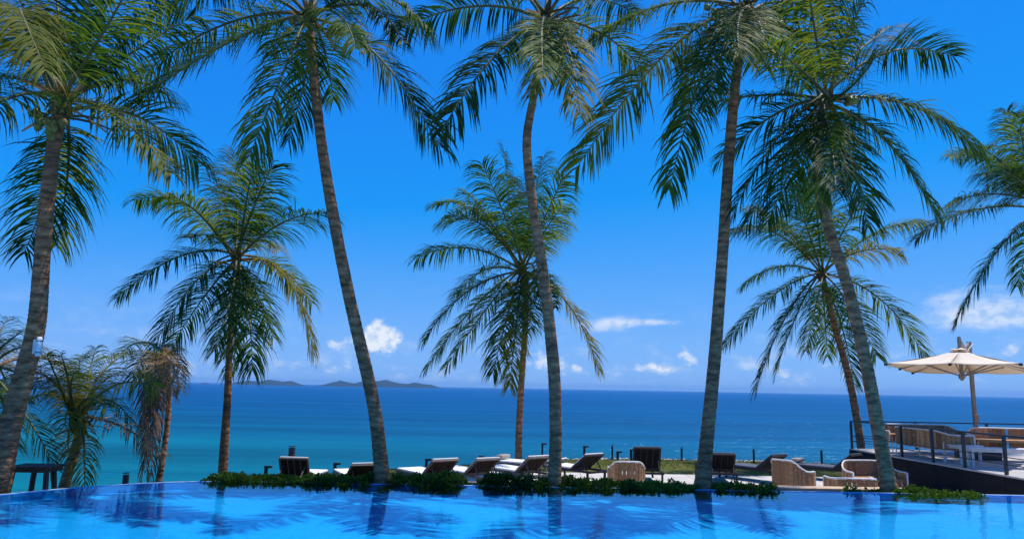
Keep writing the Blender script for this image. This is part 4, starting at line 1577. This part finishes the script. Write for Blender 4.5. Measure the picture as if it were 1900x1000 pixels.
bollard(237, 880, 0, False, 'dark short post by the pool curve next to the dying palm', 0.075, Y=13.4)
bollard(493, 869, 883, True, 'dark path light between the bushy palm and the upright lounger')
bollard(621, 862, 878, True, 'dark path light right of the upright lounger')
bollard(541, 830, 0, False, 'thick dark post rising behind the upright lounger', 0.12, Y=17.1)
bollard(791, 855, 868, True, 'dark path light behind the lounger next to the knotted palm')
bollard(890, 849, 863, True, 'dark path light behind the lounger beside the hedge gap')
bollard(1006, 825, 855, True, 'tall dark path light beside the kinked palm trunk', 0.06)
bollard(1084, 830, 853, True, 'dark path light behind the dark backed lounger with rolled towel', 0.07)
bollard(1136, 827, 852.5, False, 'thin dark post behind the lone wicker chair', 0.055)
bollard(1146, 840, 858, True, 'dark path light directly behind the lone wicker chair', 0.075)
bollard(1171, 836, 857, True, 'dark path light against the square upright lounger', 0.075)
bollard(1265, 831, 855, False, 'thin dark post between the square upright lounger and the straight palm', 0.055)
bollard(1399, 834, 858, False, 'thin dark post left of the reclined lounger behind the tub chair', 0.055)
bollard(1525, 836, 861, False, 'thin dark post near the end of the raised deck', 0.055)
bollard(1293, 861, 880, True, 'small dark path light at the straight grey palm trunk', 0.08)

# ------------------------------------------------------------------ wooden stand
sy = 12.4
sc = at_y(70, 862, sy)
gz = terrain(sc.x, sy)
st = thing('wooden_stand', 'dark red wooden stand with splayed legs at the pool curve', 'wooden stand', (sc.x, sy, gz))
hT = sc.z - gz
for k in range(4):
    MB().box((0, -0.195 + k * 0.13, hT - 0.02), (0.68, 0.12, 0.035)).build('top_plank', M_redwood, st)
MB().box((0, 0, hT - 0.068), (0.58, 0.44, 0.06)).build('apron', M_redwood, st)
for sx in (-1, 1):
    for syy in (-1, 1):
        k = 0.27 if syy < 0 else 0.16
        MB().beam((sx * (k + 0.12), syy * 0.27, -0.03), (sx * k, syy * 0.19, hT - 0.10), 0.06, 0.06, up=(0, 1, 0)).build('leg', M_redwood, st)
for syy, z in ((-0.245, 0.28), (0.235, 0.45)):
    MB().box((0.0, syy, z * hT), (0.50, 0.035, 0.05)).build('stretcher', M_redwood, st)

# white lamp strapped to the corner palm
lp = at_y(72, 643, 11.5)
lt = thing('trunk_lamp', 'white tubular lamp strapped to the trunk of the corner palm', 'lamp', lp)
MB().tube([(0, 0, -0.15), (0, 0, -0.135), (0, 0, 0.135), (0, 0, 0.15)], [0.025, 0.040, 0.040, 0.025], n=14).build('lamp_tube', M_white_plastic, lt, smooth=True)
MB().box((-0.06, 0.03, 0.0), (0.09, 0.03, 0.22)).build('bracket', M_whiteframe, lt)
for z in (-0.09, 0.09):
    MB().tube([(0, 0, z - 0.008), (0, 0, z + 0.008)], 0.043, n=14).build('strap', M_lframe, lt)

# ------------------------------------------------------------------ haze
HAZE_D = 0.00007
if HAZE_D > 0:
    hz = MB().box((0, 6000, (SEA_Z - 1 + 75) / 2), (20000, 15000, 75 - (SEA_Z - 1)))
    hm = bpy.data.materials.new('haze')
    hm.use_nodes = True
    hm.node_tree.nodes.clear()
    pv = N(hm.node_tree, 'ShaderNodeVolumePrincipled')
    pv.inputs['Color'].default_value = (0.26, 0.58, 1.0, 1)
    pv.inputs['Density'].default_value = HAZE_D
    ho = N(hm.node_tree, 'ShaderNodeOutputMaterial')
    hm.node_tree.links.new(pv.outputs[0], ho.inputs['Volume'])
    tag(hz.build('haze', hm), 'pale sea haze', None, None, 'stuff')
